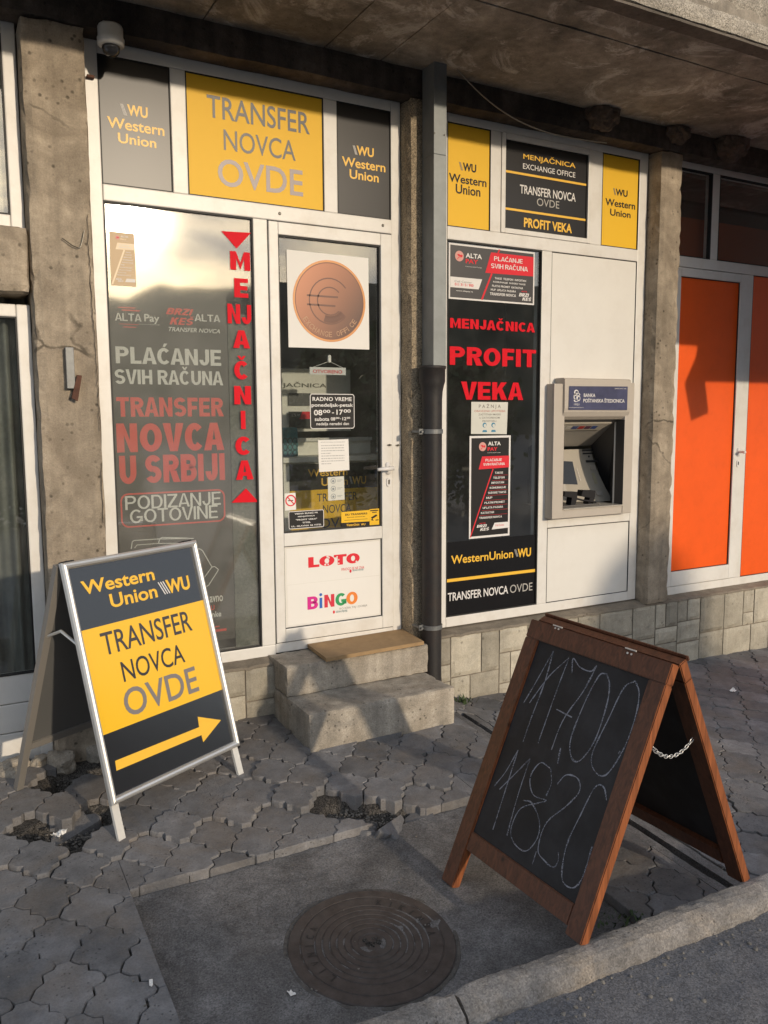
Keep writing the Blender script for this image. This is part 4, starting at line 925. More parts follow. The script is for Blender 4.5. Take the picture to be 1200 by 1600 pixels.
def arc(mb, a0, a1, r, w):
    pts = [(cx-.0+r*math.cos(math.radians(a0+(a1-a0)*i/24)), cz+r*math.sin(math.radians(a0+(a1-a0)*i/24))) for i in range(25)]
    for q in strip(P1, pts, w): mb.prism(P1, q, .0005, .0009)
arc(cop, 38, 322, .112, .006); arc(cop, 42, 318, .068, .006); arc(cop, 250, 322, .09, .034)
for q in strip(P1, [(cx-.125, cz+.022), (cx+.045, cz+.022)], .009) + strip(P1, [(cx-.125, cz-.022), (cx+.03, cz-.022)], .009): cop.prism(P1, q, .0005, .0009)
cop.build('euro_sign', plain('coin_dark', (.12, .038, .02), .45), cp)
let = MB()
def arc_text(mb, s, a0, a1, r, h, out=False):
    for i, ch in enumerate(s):
        if ch == ' ': continue
        a = math.radians(a0+(a1-a0)*i/(len(s)-1)); c = Vector((cx+r*math.cos(a), cz+r*math.sin(a)))
        n = Vector((math.cos(a), math.sin(a)))*(-1 if not out else 1); u = Vector((n.y, -n.x))
        pl = Plane(P1.pt(c.x, c.y, .0005), P1.ux*u.x+P1.uz*u.y, P1.ux*n.x+P1.uz*n.y, P1.n)
        text(mb, pl, ch, -h*.36, h*.36 if ch != 'I' else -h*.2, -h/2, h/2, d=.0006, bold=.01)
arc_text(let, 'EXCHANGE OFFICE', 215, 325, .163, .026)
let.build('lettering', plain('coin_letters', (.40, .22, .12), .5), cp)
# hanging open sign
og = thing('open_sign', 'small white open sign with red letters hanging from a hook on the door pane', 'sign', (1.79, .03, 1.85))
HP = facp(.030)
MB().prism(HP, [HP.uv(*D4(*p)) for p in ((358, 1043), (600, 1049), (600, 1098), (358, 1093))], 0, .003).build('sign_plate', M_WHT, og)
textpx(MB(), facp(.027), 'OTVORENO', D4(381, 1060), D4(577, 1088), bold=.012).build('lettering', M_REDP, og)
a, b = HP.uv(*D4(487, 990)); mb = MB(); mb.prism(HP, rrect(a-.008, a+.008, b-.018, b+.02, .008), 0, .012); l_ = HP.uv(*D4(380, 1045)); r_ = HP.uv(*D4(578, 1048))
mb.tube([HP.pt(*l_, .002), HP.pt(a, b-.012, .006)], .0012, 6); mb.tube([HP.pt(*r_, .002), HP.pt(a, b-.012, .006)], .0012, 6)
mb.build('hook', M_PAPER, og)
# opening hours
oh = thing('opening_hours_sign', 'black rounded opening hours decal with white rim on the door glass', 'sign', (1.86, .011, 1.5))
u0, v1 = GO.uv(*D4(360, 1222)); u1, v0 = GO.uv(*D4(660, 1455))
MB().prism(GO, rrect(u0, u1, v0, v1, .014), 0, .0006).build('decal_sheet', M_BLKM, oh)
w = MB(); w.ring(GO, rrect(u0, u1, v0, v1, .014), rrect(u0+.0035, u1-.0035, v0+.0035, v1-.0035, .011), .0006, .001)
textpx(w, GO, 'RADNO VREME', D4(378, 1244), D4(640, 1272), bold=.018, sp=1.04); textpx(w, GO, 'ponedeljak-petak', D4(371, 1286), D4(650, 1317), bold=.018)
for s, a, b in (('08', (387, 1330), (444, 1367)), ('00', (448, 1330), (497, 1351)), ('-', (508, 1348), (522, 1353)), ('17', (538, 1329), (582, 1363)), ('00', (586, 1327), (634, 1349))): textpx(w, GO, s, D4(*a), D4(*b), bold=.02)
textpx(w, GO, 'subota', D4(393, 1380), D4(490, 1404), bold=.015)
for s, a, b in (('08', (500, 1380), (530, 1402)), ('00', (532, 1379), (558, 1391)), ('-', (563, 1389), (570, 1392)), ('12', (578, 1379), (604, 1400)), ('00', (606, 1378), (630, 1390))): textpx(w, GO, s, D4(*a), D4(*b), bold=.02)
textpx(w, GO, 'nedelja neradni dan', D4(404, 1414), D4(622, 1438), bold=.012)
w.build('lettering', M_WHT, oh)
# notices
def notice(name, pl, px, label, m=M_PAPER):
    q = [pl.uv(*p) for p in px]; c = (sum(p[0] for p in q)/4, min(p[1] for p in q))
    t = thing(name, label, 'notice', tuple(pl.pt(*c))); MB().prism(pl, q, 0, .0008).build('paper_sheet', m, t); return t, q
t, q = notice('paper_notice', GO, [D5(*p) for p in ((363, 180), (541, 172), (547, 354), (370, 366))], 'white typed paper notice taped to the door glass left of the handle')
w = MB(); u0, u1, v1, v0 = q[0][0], q[1][0], q[0][1], q[3][1]; W_, H_ = u1-u0, v1-v0
text(w, GO, 'POŠTOVANI KORISNICI', u0+.09*W_, u0+.88*W_, v1-.085*H_, v1-.05*H_, bold=.02)
rnd = random.Random(4)
for k in range(8):
    x = u0+.10*W_; zz = v1-(.17+.082*k)*H_; end = u0+W_*(.86 if k not in (3, 7) else .42)
    while x < end:
        l = rnd.uniform(.03, .10)*W_; w.prism(GO, rect(x, min(end, x+l), zz-.0022, zz+.0022), 0, .0011); x += l+.018*W_
w.build('print', plain('faint_print', (.42, .41, .40), .7), t)
t, q = notice('paper_notice', GO, [D5(*p) for p in ((420, 396), (515, 390), (519, 527), (423, 534))], 'small white paper with three round pictograms under the typed notice', M_PAPERD)
w = MB(); u0, u1, v1, v0 = q[0][0], q[1][0], q[0][1], q[3][1]; W_, H_ = u1-u0, v1-v0
for k in range(3):
    c = (u0+.33*W_, v1-(.17+.33*k)*H_); w.ring(GO, circ(*c, .155*W_, 24), circ(*c, .125*W_, 24), .0008, .0012); w.prism(GO, circ(c[0], c[1]-.01*H_, .07*W_, 12), .0008, .0012)
    for i in range(2): w.prism(GO, rect(u0+.57*W_, u0+(.9-.1*i)*W_, c[1]+(.02-.05*i)*H_, c[1]+(.035-.05*i)*H_), .0008, .0012)
w.build('print', plain('soft_grey_print', (.22, .24, .25), .7), t)
t, q = notice('prohibition_sticker', GO, [D5(*p) for p in ((167, 492), (231, 487), (235, 586), (170, 592))], 'white sticker with red prohibition circle in the lower corner of the door glass')
c = GO.uv(*D5(203, 533)); r = .029; w = MB(); w.ring(GO, circ(*c, r, 28), circ(*c, r*.78, 28), .0008, .0012)
w.prism(GO, [(c[0]-.66*r, c[1]+.56*r), (c[0]-.5*r, c[1]+.68*r), (c[0]+.66*r, c[1]-.56*r), (c[0]+.5*r, c[1]-.68*r)], .0008, .0012); w.build('prohibition_sign', M_REDP, t)
mb = MB(); mb.prism(GO, rect(c[0]-.5*r, c[0]+.45*r, c[1]-.08*r, c[1]+.08*r), .0006, .001); mb.build('print', M_BLKM, t)
bs = thing('business_sticker', 'black company name decal with white rim at the foot of the door glass', 'sticker', (1.63, .011, 1.05))
q = [GO.uv(*D5(*p)) for p in ((190, 598), (397, 588), (397, 688), (190, 702))]; u0, u1 = q[0][0], q[1][0]; v1, v0 = q[0][1], q[3][1]
MB().prism(GO, rrect(u0, u1, v0, v1, .008), 0, .0006).build('decal_sheet', M_BLKM, bs)
w = MB(); w.ring(GO, rrect(u0, u1, v0, v1, .008), rrect(u0+.003, u1-.003, v0+.003, v1-.003, .006), .0006, .001); W_, H_ = u1-u0, v1-v0
for k, (s, l) in enumerate((('VESNA BUNIĆ PR', .66), ('MENJAČNICA', .48), ('"PROFIT VEKA"', .60), ('TITEL', .24), ('UL. GLAVNA 36 TITEL', .86))):
    zc = v1-(.15+.175*k)*H_; text(w, GO, s, u0+W_*(.5-l/2), u0+W_*(.5+l/2), zc-.042*H_, zc+.042*H_, bold=.03, sp=1.05)
w.build('lettering', M_WHT, bs)
ys = thing('transfer_sticker', 'yellow transfer sticker with black foot strip at the bottom right of the door glass', 'sticker', (1.95, .011, 1.05))
q = [GO.uv(*D5(*p)) for p in ((500, 601), (664, 588), (666, 654), (500, 664))]; u0, u1, v1, v0 = q[0][0], q[1][0], q[0][1], q[3][1]; W_, H_ = u1-u0, v1-v0
MB().prism(GO, q, 0, .0006).build('sticker_sheet', M_YEL, ys)
MB().prism(GO, [GO.uv(*D5(*p)) for p in ((500, 665), (666, 655), (666, 680), (500, 686))], 0, .0006).build('foot_strip', M_BLKM, ys)
w = MB(); text(w, GO, 'EKI TRANSFERS', u0+.13*W_, u0+.92*W_, v1-.36*H_, v1-.18*H_, bold=.03, sp=1.05); text(w, GO, 'PLATNA INSTITUCIJA', u0+.2*W_, u0+.85*W_, v1-.6*H_, v1-.5*H_, bold=.02); w.prism(GO, rect(u0+.1*W_, u0+.93*W_, v1-.80*H_, v1-.77*H_), .0006, .001); w.build('lettering', M_BLKM, ys)
w = MB(); textpx(w, GO, 'WesternUnion', D5(530, 669), D5(605, 679), bold=.02); textpx(w, GO, 'WU', D5(614, 667), D5(640, 677), bold=.03); w.build('lettering', M_YELT, ys)
vs_ = thing('camera_sticker', 'small yellow video surveillance sticker beside the yellow transfer sticker', 'sticker', (2.05, .01, 1.05))
P2 = facp(.0107); q = [P2.uv(*D5(*p)) for p in ((664, 584), (721, 579), (722, 674), (666, 679))]
MB().prism(P2, q, 0, .0006).build('sticker_sheet', M_YEL, vs_)
w = MB()
for poly in (((673, 632), (704, 613), (711, 622), (680, 641)), ((675, 642), (682, 640), (690, 650), (676, 650)), ((668, 590), (716, 586), (716, 592), (668, 596)), ((680, 600), (706, 598), (706, 603), (680, 605)), ((700, 645), (718, 643), (718, 648), (700, 650))): w.prism(P2, [P2.uv(*D5(*p)) for p in poly], .0006, .001)
w.build('camera_pictogram', M_BLKM, vs_)
# lottery posters on the lower panel
DP = facp(.006)
lt = thing('lottery_poster', 'white lottery poster with red starred letters on the lower door panel', 'poster', (1.79, .006, .78))
MB().prism(DP, rect(1.532, 2.062, .772, .955), 0, .0008).build('poster_sheet', M_PAPER, lt)
w = MB(); ou, ov = DP.uv(*D5(305, 866)); ou2, ov2 = DP.uv(*D5(607, 897))
for k, (ch, a, b) in enumerate((('L', 0, .21), ('O', .21, .50), ('T', .49, .74), ('O', .735, 1.0))): heavy(w, facp(.0052), ch, ou+(ou2-ou)*a, ou+(ou2-ou)*b, ov2, ov, d=.0007, t=.30)
textpx(w, facp(.0052), 'MNOGO SE NE ZNA', D5(500, 929), D5(634, 931), bold=.0, d=.0007); w.build('lettering', M_REDP, lt)
w = MB(); rnd = random.Random(9)
for k in range(9):
    sx_, sz_ = ou+(ou2-ou)*rnd.uniform(.24, .98), ov2+(ov-ov2)*rnd.choice((.15, .8, .5, .9)); r = rnd.uniform(.005, .009)
    w = MB(); w.prism(facp(.0052), [(sx_+(r if i % 2 == 0 else r*.42)*math.sin(math.pi*i/5), sz_+(r if i % 2 == 0 else r*.42)*math.cos(math.pi*i/5)) for i in range(10)], .001, .0016); w.build('printed_star', M_PAPER, lt)
w = MB(); a, b = DP.uv(*D5(553, 946)); w.prism(facp(.0052), circ(a, b, .006, 10, .009), 0, .0006); w.build('crest', M_REDP, lt); w = MB(); textpx(w, facp(.0052), 'DRŽAVNA LUTRIJA SRBIJE', D5(566, 938), D5(630, 944), d=.0006); w.build('lettering', M_TEAL, lt)
bt = thing('bingo_poster', 'white poster with rainbow coloured bingo letters low on the door', 'poster', (1.79, .006, .56))
MB().prism(DP, rect(1.534, 2.060, .562, .768), 0, .0008).build('poster_sheet', M_PAPER, bt)
bu, bv = DP.uv(*D5(300, 1098)); bu2, bv2 = DP.uv(*D5(595, 1136)); FP = facp(.0052)
for ch, a, b, c in (('B', 0, .20, (.62, .01, .25)), ('I', .235, .29, (.015, .12, .48)), ('N', .33, .53, (.62, .02, .05)), ('G', .55, .775, (.02, .30, .10)), ('O', .77, 1.0, (.78, .22, .03))):
    heavy(MB(), FP, ch, bu+(bu2-bu)*a, bu+(bu2-bu)*b, bv2, bv-(.012 if ch == 'I' else 0), d=.0007, t=.27).build('letter', plain('bingo_'+'_'.join(str(int(x*100)) for x in c), c, .45), bt)
w = MB(); a = bu+(bu2-bu)*.262; w.prism(FP, circ(a, bv+.004, .008, 14), 0, .0007); w.build('letter_dot', plain('dot_blue', (.015, .12, .48), .45), bt)
w = MB(); textpx(w, FP, 'KO IGRA TAJ I DOBIJA', D5(490, 1159), D5(652, 1150), d=.0006) if False else textpx(w, FP, 'KO IGRA TAJ I DOBIJA', D5(490, 1161), D5(652, 1155), d=.0006); w.build('lettering', M_GREYT, bt)
w = MB(); a, b = DP.uv(*D5(456, 1186)); w.prism(FP, circ(a, b, .006, 10, .009), 0, .0006); w.build('crest', M_REDP, bt); w = MB(); textpx(w, FP, 'DRŽAVNA LUTRIJA SRBIJE', D5(468, 1180), D5(535, 1186), d=.0006); w.build('lettering', M_TEAL, bt)

# ------------------------------------------------------------------ inside, seen through the door
IC = facp(.30)
ct = thing('service_counter', 'pale service counter with glass screen seen through the door', 'counter', (1.9, .30, .44))
u0, _ = IC.uv(*D5(150, 300)); u1, _ = IC.uv(*D5(735, 300)); _, zt = IC.uv(*D5(430, 305))
MB().box(u0-.25, u1+.25, .30, .35, .44, zt).build('counter_front', M_INTP, ct); MB().box(u0-.25, u1+.25, .27, .60, zt+.001, zt+.03, .004).build('counter_top', M_INTP, ct)
_, z2 = IC.uv(*D5(430, 190)); _, z3 = IC.uv(*D5(430, 125))
MB().box(u0-.25, u1+.25, .45, .48, zt+.032, z2).build('back_panel', M_INTP, ct); MB().box(u0-.25, u1+.25, .43, .49, z2+.001, z2+.02).build('ledge', M_PVC, ct)
I8 = facp(.45); a, b = I8.uv(*D4(150, 1050)); c, e = I8.uv(*D4(635, 1470))
MB().box(a-.3, c, .45, .48, e, b).build('screen_board', M_INTP, ct)
textpx(MB(), facp(.449), 'JAČNICA', D4(175, 1150), D4(472, 1190), bold=.02).build('lettering', plain('dull_lettering', (.16, .15, .13), .7), ct)
a, b = I8.uv(*D4(212, 1218)); c, e = I8.uv(*D4(362, 1302)); MB().box(a, c, .44, .449, e, b).build('serving_hatch', M_ATMD, ct)
pc = thing('leaflet', 'dark leaflet with red corner standing behind the opening hours decal', 'leaflet', tuple(I8.pt(*I8.uv(*D4(300, 1450)))))
P7 = facp(.43); a, b = P7.uv(*D4(218, 1342)); c, e = P7.uv(*D4(420, 1450)); MB().prism(P7, rect(a, c, e, b), 0, .003).build('leaflet_sheet', M_BLKM, pc)
MB().prism(P7, [(a+.45*(c-a), b), (c, b), (c, b-.45*(b-e)), (a+.35*(c-a), b-.45*(b-e))], .003, .004).build('red_print', M_REDP, pc)
wm = MB(); text(wm, P7, 'ALTA PAY', a+.08*(c-a), a+.38*(c-a), b-.32*(b-e), b-.15*(b-e), d=.004); wm.build('lettering', M_WHT, pc)
cpst = thing('counter_poster', 'black and yellow poster on the counter front behind the door glass', 'poster', (1.95, .29, .9))
CP = facp(.298); a, b = CP.uv(*D5(195, 322)); c, e = CP.uv(*D5(730, 312)); _, m_ = CP.uv(*D5(195, 478)); _, bt_ = CP.uv(*D5(195, 735))
MB().prism(CP, rect(a, c, m_, b), 0, .002).build('poster_top', M_BLKM, cpst); MB().prism(CP, rect(a, c, bt_, m_), 0, .002).build('poster_field', M_YEL, cpst)
C2 = facp(.296); w = MB(); textpx(w, C2, 'Western', D5(303, 350), D5(535, 384), bold=.012); textpx(w, C2, 'Union', D5(383, 402), D5(538, 440), bold=.012); textpx(w, C2, 'WU', D5(563, 392), D5(645, 434), bold=.02); w.build('lettering', M_YELT, cpst)
slashes(MB(), C2, D5(545, 392), D5(568, 434)).build('logo_strokes', M_WHT, cpst)
w = MB(); textpx(w, C2, 'TRANSFER', D5(357, 493), D5(594, 527), bold=.005); textpx(w, C2, 'NOVCA', D5(392, 560), D5(557, 598), bold=.003); textpx(w, C2, 'OVDE', D5(372, 640), D5(590, 680), bold=.01); w.build('lettering', M_DGREYT, cpst)
I6 = facp(.36); gb = thing('gift_bag', 'teal paper bag with dark scrolls standing on the counter', 'bag', tuple(I6.pt(*I6.uv(*D5(205, 285)))))
a, b = I6.uv(*D5(150, 105)); c, e = I6.uv(*D5(248, 288)); MB().box(a, c, .36, .46, zt+.031, b, .006).build('bag_body', M_TEAL, gb)
w = MB(); P5 = facp(.359)
for k in range(9):
    x, z = a+(c-a)*(.2+.3*(k % 3)), zt+.05+(b-zt-.09)*.33*(k//3); w.ring(P5, circ(x, z, (c-a)*.15, 18, (b-zt)*.10), circ(x, z, (c-a)*.11, 18, (b-zt)*.075), -.002, .001)
w.build('scroll_pattern', plain('dark_teal', (.01, .035, .05), .5), gb)
# ------------------------------------------------------------------ right window
R6 = lambda x, y: (640+x/5, 360+y/5)
R7 = lambda x, y: (640+x/4.4455, 620+y/4.4445)
MB().box(2.3, 3.6, .95, .97, .44, 3.1).build('inner_blind', plain('inner_blind', (.05, .05, .045), .7, var=.12, vscale=3), label='dark blind behind the window with red letters', cat='blind')
pb = thing('pay_poster', 'wide black poster with red banner at the top of the right window', 'poster', (2.8, .011, 2.2))
q = [GO.uv(*R6(*p)) for p in ((309, 97), (979, 172), (970, 581), (302, 536))]; u0, u1, v0, v1 = 2.513, 3.088, 2.175, 2.512
u0 = (q[0][0]+q[3][0])/2; u1 = (q[1][0]+q[2][0])/2; v1 = (q[0][1]+q[1][1])/2; v0 = (q[2][1]+q[3][1])/2
MB().prism(GO, rect(u0, u1, v0, v1), 0, .0008).build('border', M_WHT, pb); MB().prism(GO, rect(u0+.009, u1-.009, v0+.009, v1-.009), .0008, .0012).build('poster_sheet', plain('charcoal_print', (.030, .027, .029), .4), pb)
GP = facp(.0103); W_, H_ = u1-u0, v1-v0; X = lambda a: u0+a*W_; Z = lambda b: v1-b*H_
logo_disc(GP, X(.115), Z(.22), .048*W_, pb)
w, r = MB(), MB()
text(w, GP, 'ALTA', X(.185), X(.37), Z(.235), Z(.15), bold=.03, sp=1.05); text(r, GP, 'PAY', X(.185), X(.325), Z(.335), Z(.255), bold=.03, sp=1.05); text(w, GP, 'PLATNA INSTITUCIJA', X(.185), X(.37), Z(.405), Z(.385))
r.prism(GP, [(X(.475), Z(.09)), (X(.985), Z(.09)), (X(.985), Z(.455)), (X(.41), Z(.475))], 0, .0006)
for s_ in strip(GP, [(X(.575), Z(.022)), (X(.555), Z(.09))], .009) + strip(GP, [(X(.487), Z(.475)), (X(.372), Z(.975))], .011): r.prism(GP, s_, 0, .0006)
heavy(w, GP, 'PLAĆANJE', X(.51), X(.85), Z(.235), Z(.155), d=.0012, t=.18); heavy(w, GP, 'SVIH RAČUNA', X(.475), X(.915), Z(.375), Z(.29), d=.0012, t=.18)
w.prism(GP, [(X(.016), Z(.60)), (X(.375), Z(.60)), (X(.335), Z(.79)), (X(.016), Z(.79))], 0, .0006)
text(w, GP, 'www.altapay.rs', X(.08), X(.27), Z(.862), Z(.83), bold=.01)
for k, (s, a, b) in enumerate((('TAKSE  TELEFON  INFOSTAN', .52, .895), ('KOMUNALIJE  SUDSKE TAKSE', .503, .888), ('PLATNI PROMET  KATASTAR', .49, .86), ('MUP  UPLATA PAZARA', .475, .775))): text(w, GP, s, X(a), X(b), Z(.575+.072*k), Z(.537+.072*k), bold=.02, sp=1.04)
heavy(w, GP, 'TRANSFER NOVCA', X(.465), X(.775), Z(.875), Z(.825), t=.2)
heavy(w, GP, 'BRZI', X(.81), X(.925), Z(.855), Z(.79), shear=.25); heavy(w, GP, 'KEŠ', X(.85), X(.955), Z(.93), Z(.868), shear=.25); text(r, GP, 'ALTA', X(.84), X(.91), Z(.77), Z(.745), bold=.03)
text(r, GP, '011 31 51 900', X(.065), X(.275), Z(.755), Z(.705), d=.0012, bold=.012)
w.build('lettering', M_WHT, pb); r.build('red_print', M_REDP, pb)
textpx(MB(), GP, 'Call Centar', R6(350, 388), R6(487, 415), d=.0012).build('lettering', M_GREYT, pb)
rl = thing('window_lettering', 'three rows of large red letters on the right window pane', 'lettering', (2.8, .011, 1.6))
heavypx(MB(), GO, 'MENJAČNICA', R6(316, 683), R6(978, 798), t=.27).build('lettering', M_RED, rl)
heavypx(MB(), GO, 'PROFIT', R6(313, 905), R6(985, 1070), t=.26).build('lettering', M_RED, rl)
heavypx(MB(), GO, 'VEKA', R6(402, 1181), R6(886, 1325), t=.26).build('lettering', M_RED, rl)
t, q = notice('paper_notice', GO, [R6(*p) for p in ((482, 1339), (768, 1342), (758, 1592), (479, 1590))], 'pale mask notice with two blue heads under the red letters', M_PAPERD)
u0, u1, v1, v0 = q[0][0], q[1][0], q[0][1], q[3][1]; W_, H_ = u1-u0, v1-v0; X = lambda a: u0+a*W_; Z = lambda b: v1-b*H_
w = MB(); text(w, GO, 'P A Ž N J A', X(.20), X(.80), Z(.225), Z(.085), bold=.01)
for k, (s, a, b) in enumerate((('ZAŠTITNIH MASKI', .19, .80), ('U ZATVORENOM', .22, .77), ('PROSTORU', .30, .68))): text(w, GO, s, X(a), X(b), Z(.425+.105*k), Z(.365+.105*k), bold=.01)
w.build('print', plain('grey_brown_print', (.19, .17, .15), .7), t)
text(MB(), GO, 'OBAVEZNA UPOTREBA', X(.08), X(.93), Z(.32), Z(.255), bold=.01).build('print', plain('faded_red_print', (.45, .17, .13), .7), t)
w = MB()
for c in (.36, .60): w.ring(GO, circ(X(c), Z(.73), .055*W_, 18), circ(X(c+.012), Z(.745), .037*W_, 18), .0008, .0012); w.prism(GO, [(X(c-.06), Z(.95)), (X(c+.07), Z(.95)), (X(c+.055), Z(.885)), (X(c-.045), Z(.885))], .0008, .0012)
w.build('head_pictogram', plain('mask_blue', (.03, .20, .33), .6), t)
q = [GO.uv(*R7(*p)) for p in ((418, 272), (705, 268), (690, 961), (410, 989))]
pay_strip_poster(GO, (q[0][0]+q[3][0])/2, (q[1][0]+q[2][0])/2, (q[2][1]+q[3][1])/2, (q[0][1]+q[1][1])/2, 'tall narrow black poster with red slanting line low on the right window')
bv = thing('window_film', 'glossy black film with yellow line across the foot of the right window', 'film', (2.8, .011, .494))
MB().prism(GO, rect(2.4915, 3.1255, .4945, .912), 0, .0007).build('film_sheet', plain('black_film', (.010, .010, .011), .22, .5), bv)
y_ = MB(); textpx(y_, GO, 'WesternUnion', R7(288, 1104), R7(718, 1117), bold=.015); textpx(y_, GO, 'WU', R7(750, 1056), R7(842, 1107), bold=.03); y_.prism(GO, rect(2.4915, 3.1255, .685, .703), .0007, .0011); y_.build('lettering', M_YELT, bv)
slashes(MB(), GO, R7(726, 1060), R7(756, 1108)).build('logo_strokes', M_LGREY, bv)
textpx(MB(), GO, 'TRANSFER NOVCA', R7(265, 1363), R7(683, 1366), bold=.012, sp=.97).build('lettering', M_WHT, bv); textpx(MB(), GO, 'OVDE', R7(697, 1308), R7(852, 1343)).build('lettering', M_LGREY, bv)

# ------------------------------------------------------------------ bank machine
AT = thing('cash_machine', 'beige bank cash machine set into the white panel', 'cash machine', (3.5, -.05, 1.0))
MB().box(3.180, 3.262, -.070, .004, 1.006, 1.798, .006).build('side_column', M_ATM, AT); MB().box(3.742, 3.816, -.070, .004, 1.006, 1.812, .006).build('side_column', M_ATM, AT)
MB().box(3.2625, 3.7415, -.066, .004, 1.006, 1.055, .004).build('sill', M_ATM, AT)
MB().box(3.2625, 3.7415, -.074, .30, 1.0555, 1.064, .002).build('shelf_edge', M_ATML, AT)
hd = MB(); prof = [(.0, 1.832), (-.070, 1.832), (-.084, 1.825), (-.086, 1.66), (-.082, 1.635), (-.068, 1.608), (-.045, 1.590), (-.0, 1.588)]
n = len(prof); hd.add([(x, y, z) for x in (3.246, 3.768) for y, z in prof], [tuple(range(n)), tuple(range(2*n-1, n-1, -1))] + [(i, n+i, n+(i+1) % n, (i+1) % n) for i in range(n)])
h_ = hd.build('header', M_ATM, AT)
HB = facp(-.0865); A6 = lambda x, y: (840+x/5.712, 570+y/5.714)
MB().prism(HB, [HB.uv(*A6(*p)) for p in ((282, 190), (803, 194), (797, 404), (274, 402))], 0, .002).build('header_sign', M_BLUE, h_)
H2 = facp(-.0885); w = MB(); textpx(w, H2, 'BANKA', A6(412, 256), A6(514, 288), bold=.012, d=.0006); textpx(w, H2, 'POŠTANSKA ŠTEDIONICA', A6(408, 304), A6(775, 338), bold=.012, d=.0006, sp=.98); textpx(w, H2, '1921', A6(325, 345), A6(370, 362), d=.0006); textpx(w, H2, 'www.posted.co.rs', A6(282, 376), A6(410, 388), d=.0006); textpx(w, H2, 'BANKOMAT 24h', A6(690, 207), A6(790, 218), d=.0006)
for (x, y, a, b) in ((345, 245, 30, 22), (352, 265, 42, 14), (335, 285, 20, 30), (365, 300, 24, 24), (342, 318, 30, 14)):
    c = H2.uv(*A6(x, y)); rr = a/5.7*.0032; w.ring(H2, circ(*c, rr, 18, b/5.7*.0038), circ(c[0]+rr*.15, c[1], rr*.62, 18, b/5.7*.0023), 0, .0006)
w.build('lettering', M_WHT, h_)
IB = .26
pT, pB = facp(IB).uv(*A6(475, 722)), facp(IB).uv(*A6(592, 1170)); pB = (pB[0], 1.12)
cav = MB()
cav.add([(3.7395, .0, 1.587), (pT[0], IB, pT[1]), (pB[0]+.02, IB, 1.066), (3.7395, .0, 1.066)], [(0, 1, 2, 3)]); cav.box(3.7395, 3.7415, -.0695, .0, 1.0645, 1.587)
cav.build('recess_side', M_ATMD, AT)
cav = MB(); cav.add([(3.262, -.02, 1.588), (3.742, -.02, 1.588), (3.742, .0, 1.588), (pT[0], IB, pT[1]), (3.262, IB, pT[1]), (3.262, .0, 1.588)], [(0, 1, 2, 5), (5, 2, 3, 4)]); cav.build('recess_ceiling', plain('machine_grey', (.30, .28, .25), .5), AT)
cav = MB(); cav.add([(3.262, -.068, 1.588), (3.262, IB, pT[1]), (3.262, IB, 1.066), (3.262, -.068, 1.066)], [(0, 1, 2, 3)]); cav.build('recess_side', M_ATMD, AT)
# card emblems strip under the header, tilted towards the customer
ks = (pT[1]-1.588)/IB; zc = lambda y, o: 1.588+ks*y-o
cs = MB(); cs.add([(3.264, .02, zc(.02, .010)), (3.72, .02, zc(.02, .010)), (3.68, .085, zc(.085, .010)), (3.264, .085, zc(.085, .010)), (3.264, .02, zc(.02, .003)), (3.72, .02, zc(.02, .003)), (3.68, .085, zc(.085, .003)), (3.264, .085, zc(.085, .003))], [(0, 3, 2, 1), (4, 5, 6, 7), (0, 1, 5, 4), (3, 7, 6, 2), (0, 4, 7, 3), (1, 2, 6, 5)])
csp = cs.build('card_strip', M_ATML, AT)
TP = Plane((0, .085, zc(.085, .0105)), (1, 0, 0), Vector((0, -.065, -ks*.065)), Vector((0, ks, -1)))
for k, c in enumerate(((.25, .2, .17), (.5, .48, .44), (.5, .47, .42), (.06, .08, .2), (.35, .03, .03), (.10, .04, .07), (.04, .07, .22))):
    x = 3.275 + .052*k; MB().prism(TP, rect(x, x+.044, .018, .050), 0, .001).build('card_emblem', plain('emblem_%d' % k, c, .5), csp)
# console: curved fascia with slots on the right, screen block on the left
def fz(t): return 1.066 + (pT[1]-.02-1.066)*t
fs = MB(); fa = 3.432; ns = 14; vs = []
for i in range(ns+1):
    t = i/ns; y = IB - .005 - .135*(1-t)**1.6; fb = pT[0]-.006 + (.075)*(1-t)
    fl = 3.385 + .05*(1-t)
    vs += [(fl, y, fz(t)), (fb, y, fz(t))]
fs.add(vs, [(2*i, 2*i+1, 2*i+3, 2*i+2) for i in range(ns)])
fs.add([(3.262, IB, 1.066), (3.385, IB, 1.066), (3.385, IB, pT[1]), (3.262, IB, pT[1])], [(0, 1, 2, 3)])
con = fs.build('console', M_ATML, AT, smooth=True)
def on_con(px): 
    # where the view ray meets the curved console
    d = ray(*px); best = None
    for k in range(400):
        y = IB-.15+.15*k/399; t = (y-CAM.y)/d.y; p = CAM+d*t; tt = (p.z-1.066)/(pT[1]-.02-1.066)
        if 0 <= tt <= 1:
            e = abs(y-(IB-.005-.135*(1-tt)**1.6))
            if best is None or e < best[0]: best = (e, p.copy())
    return best[1]
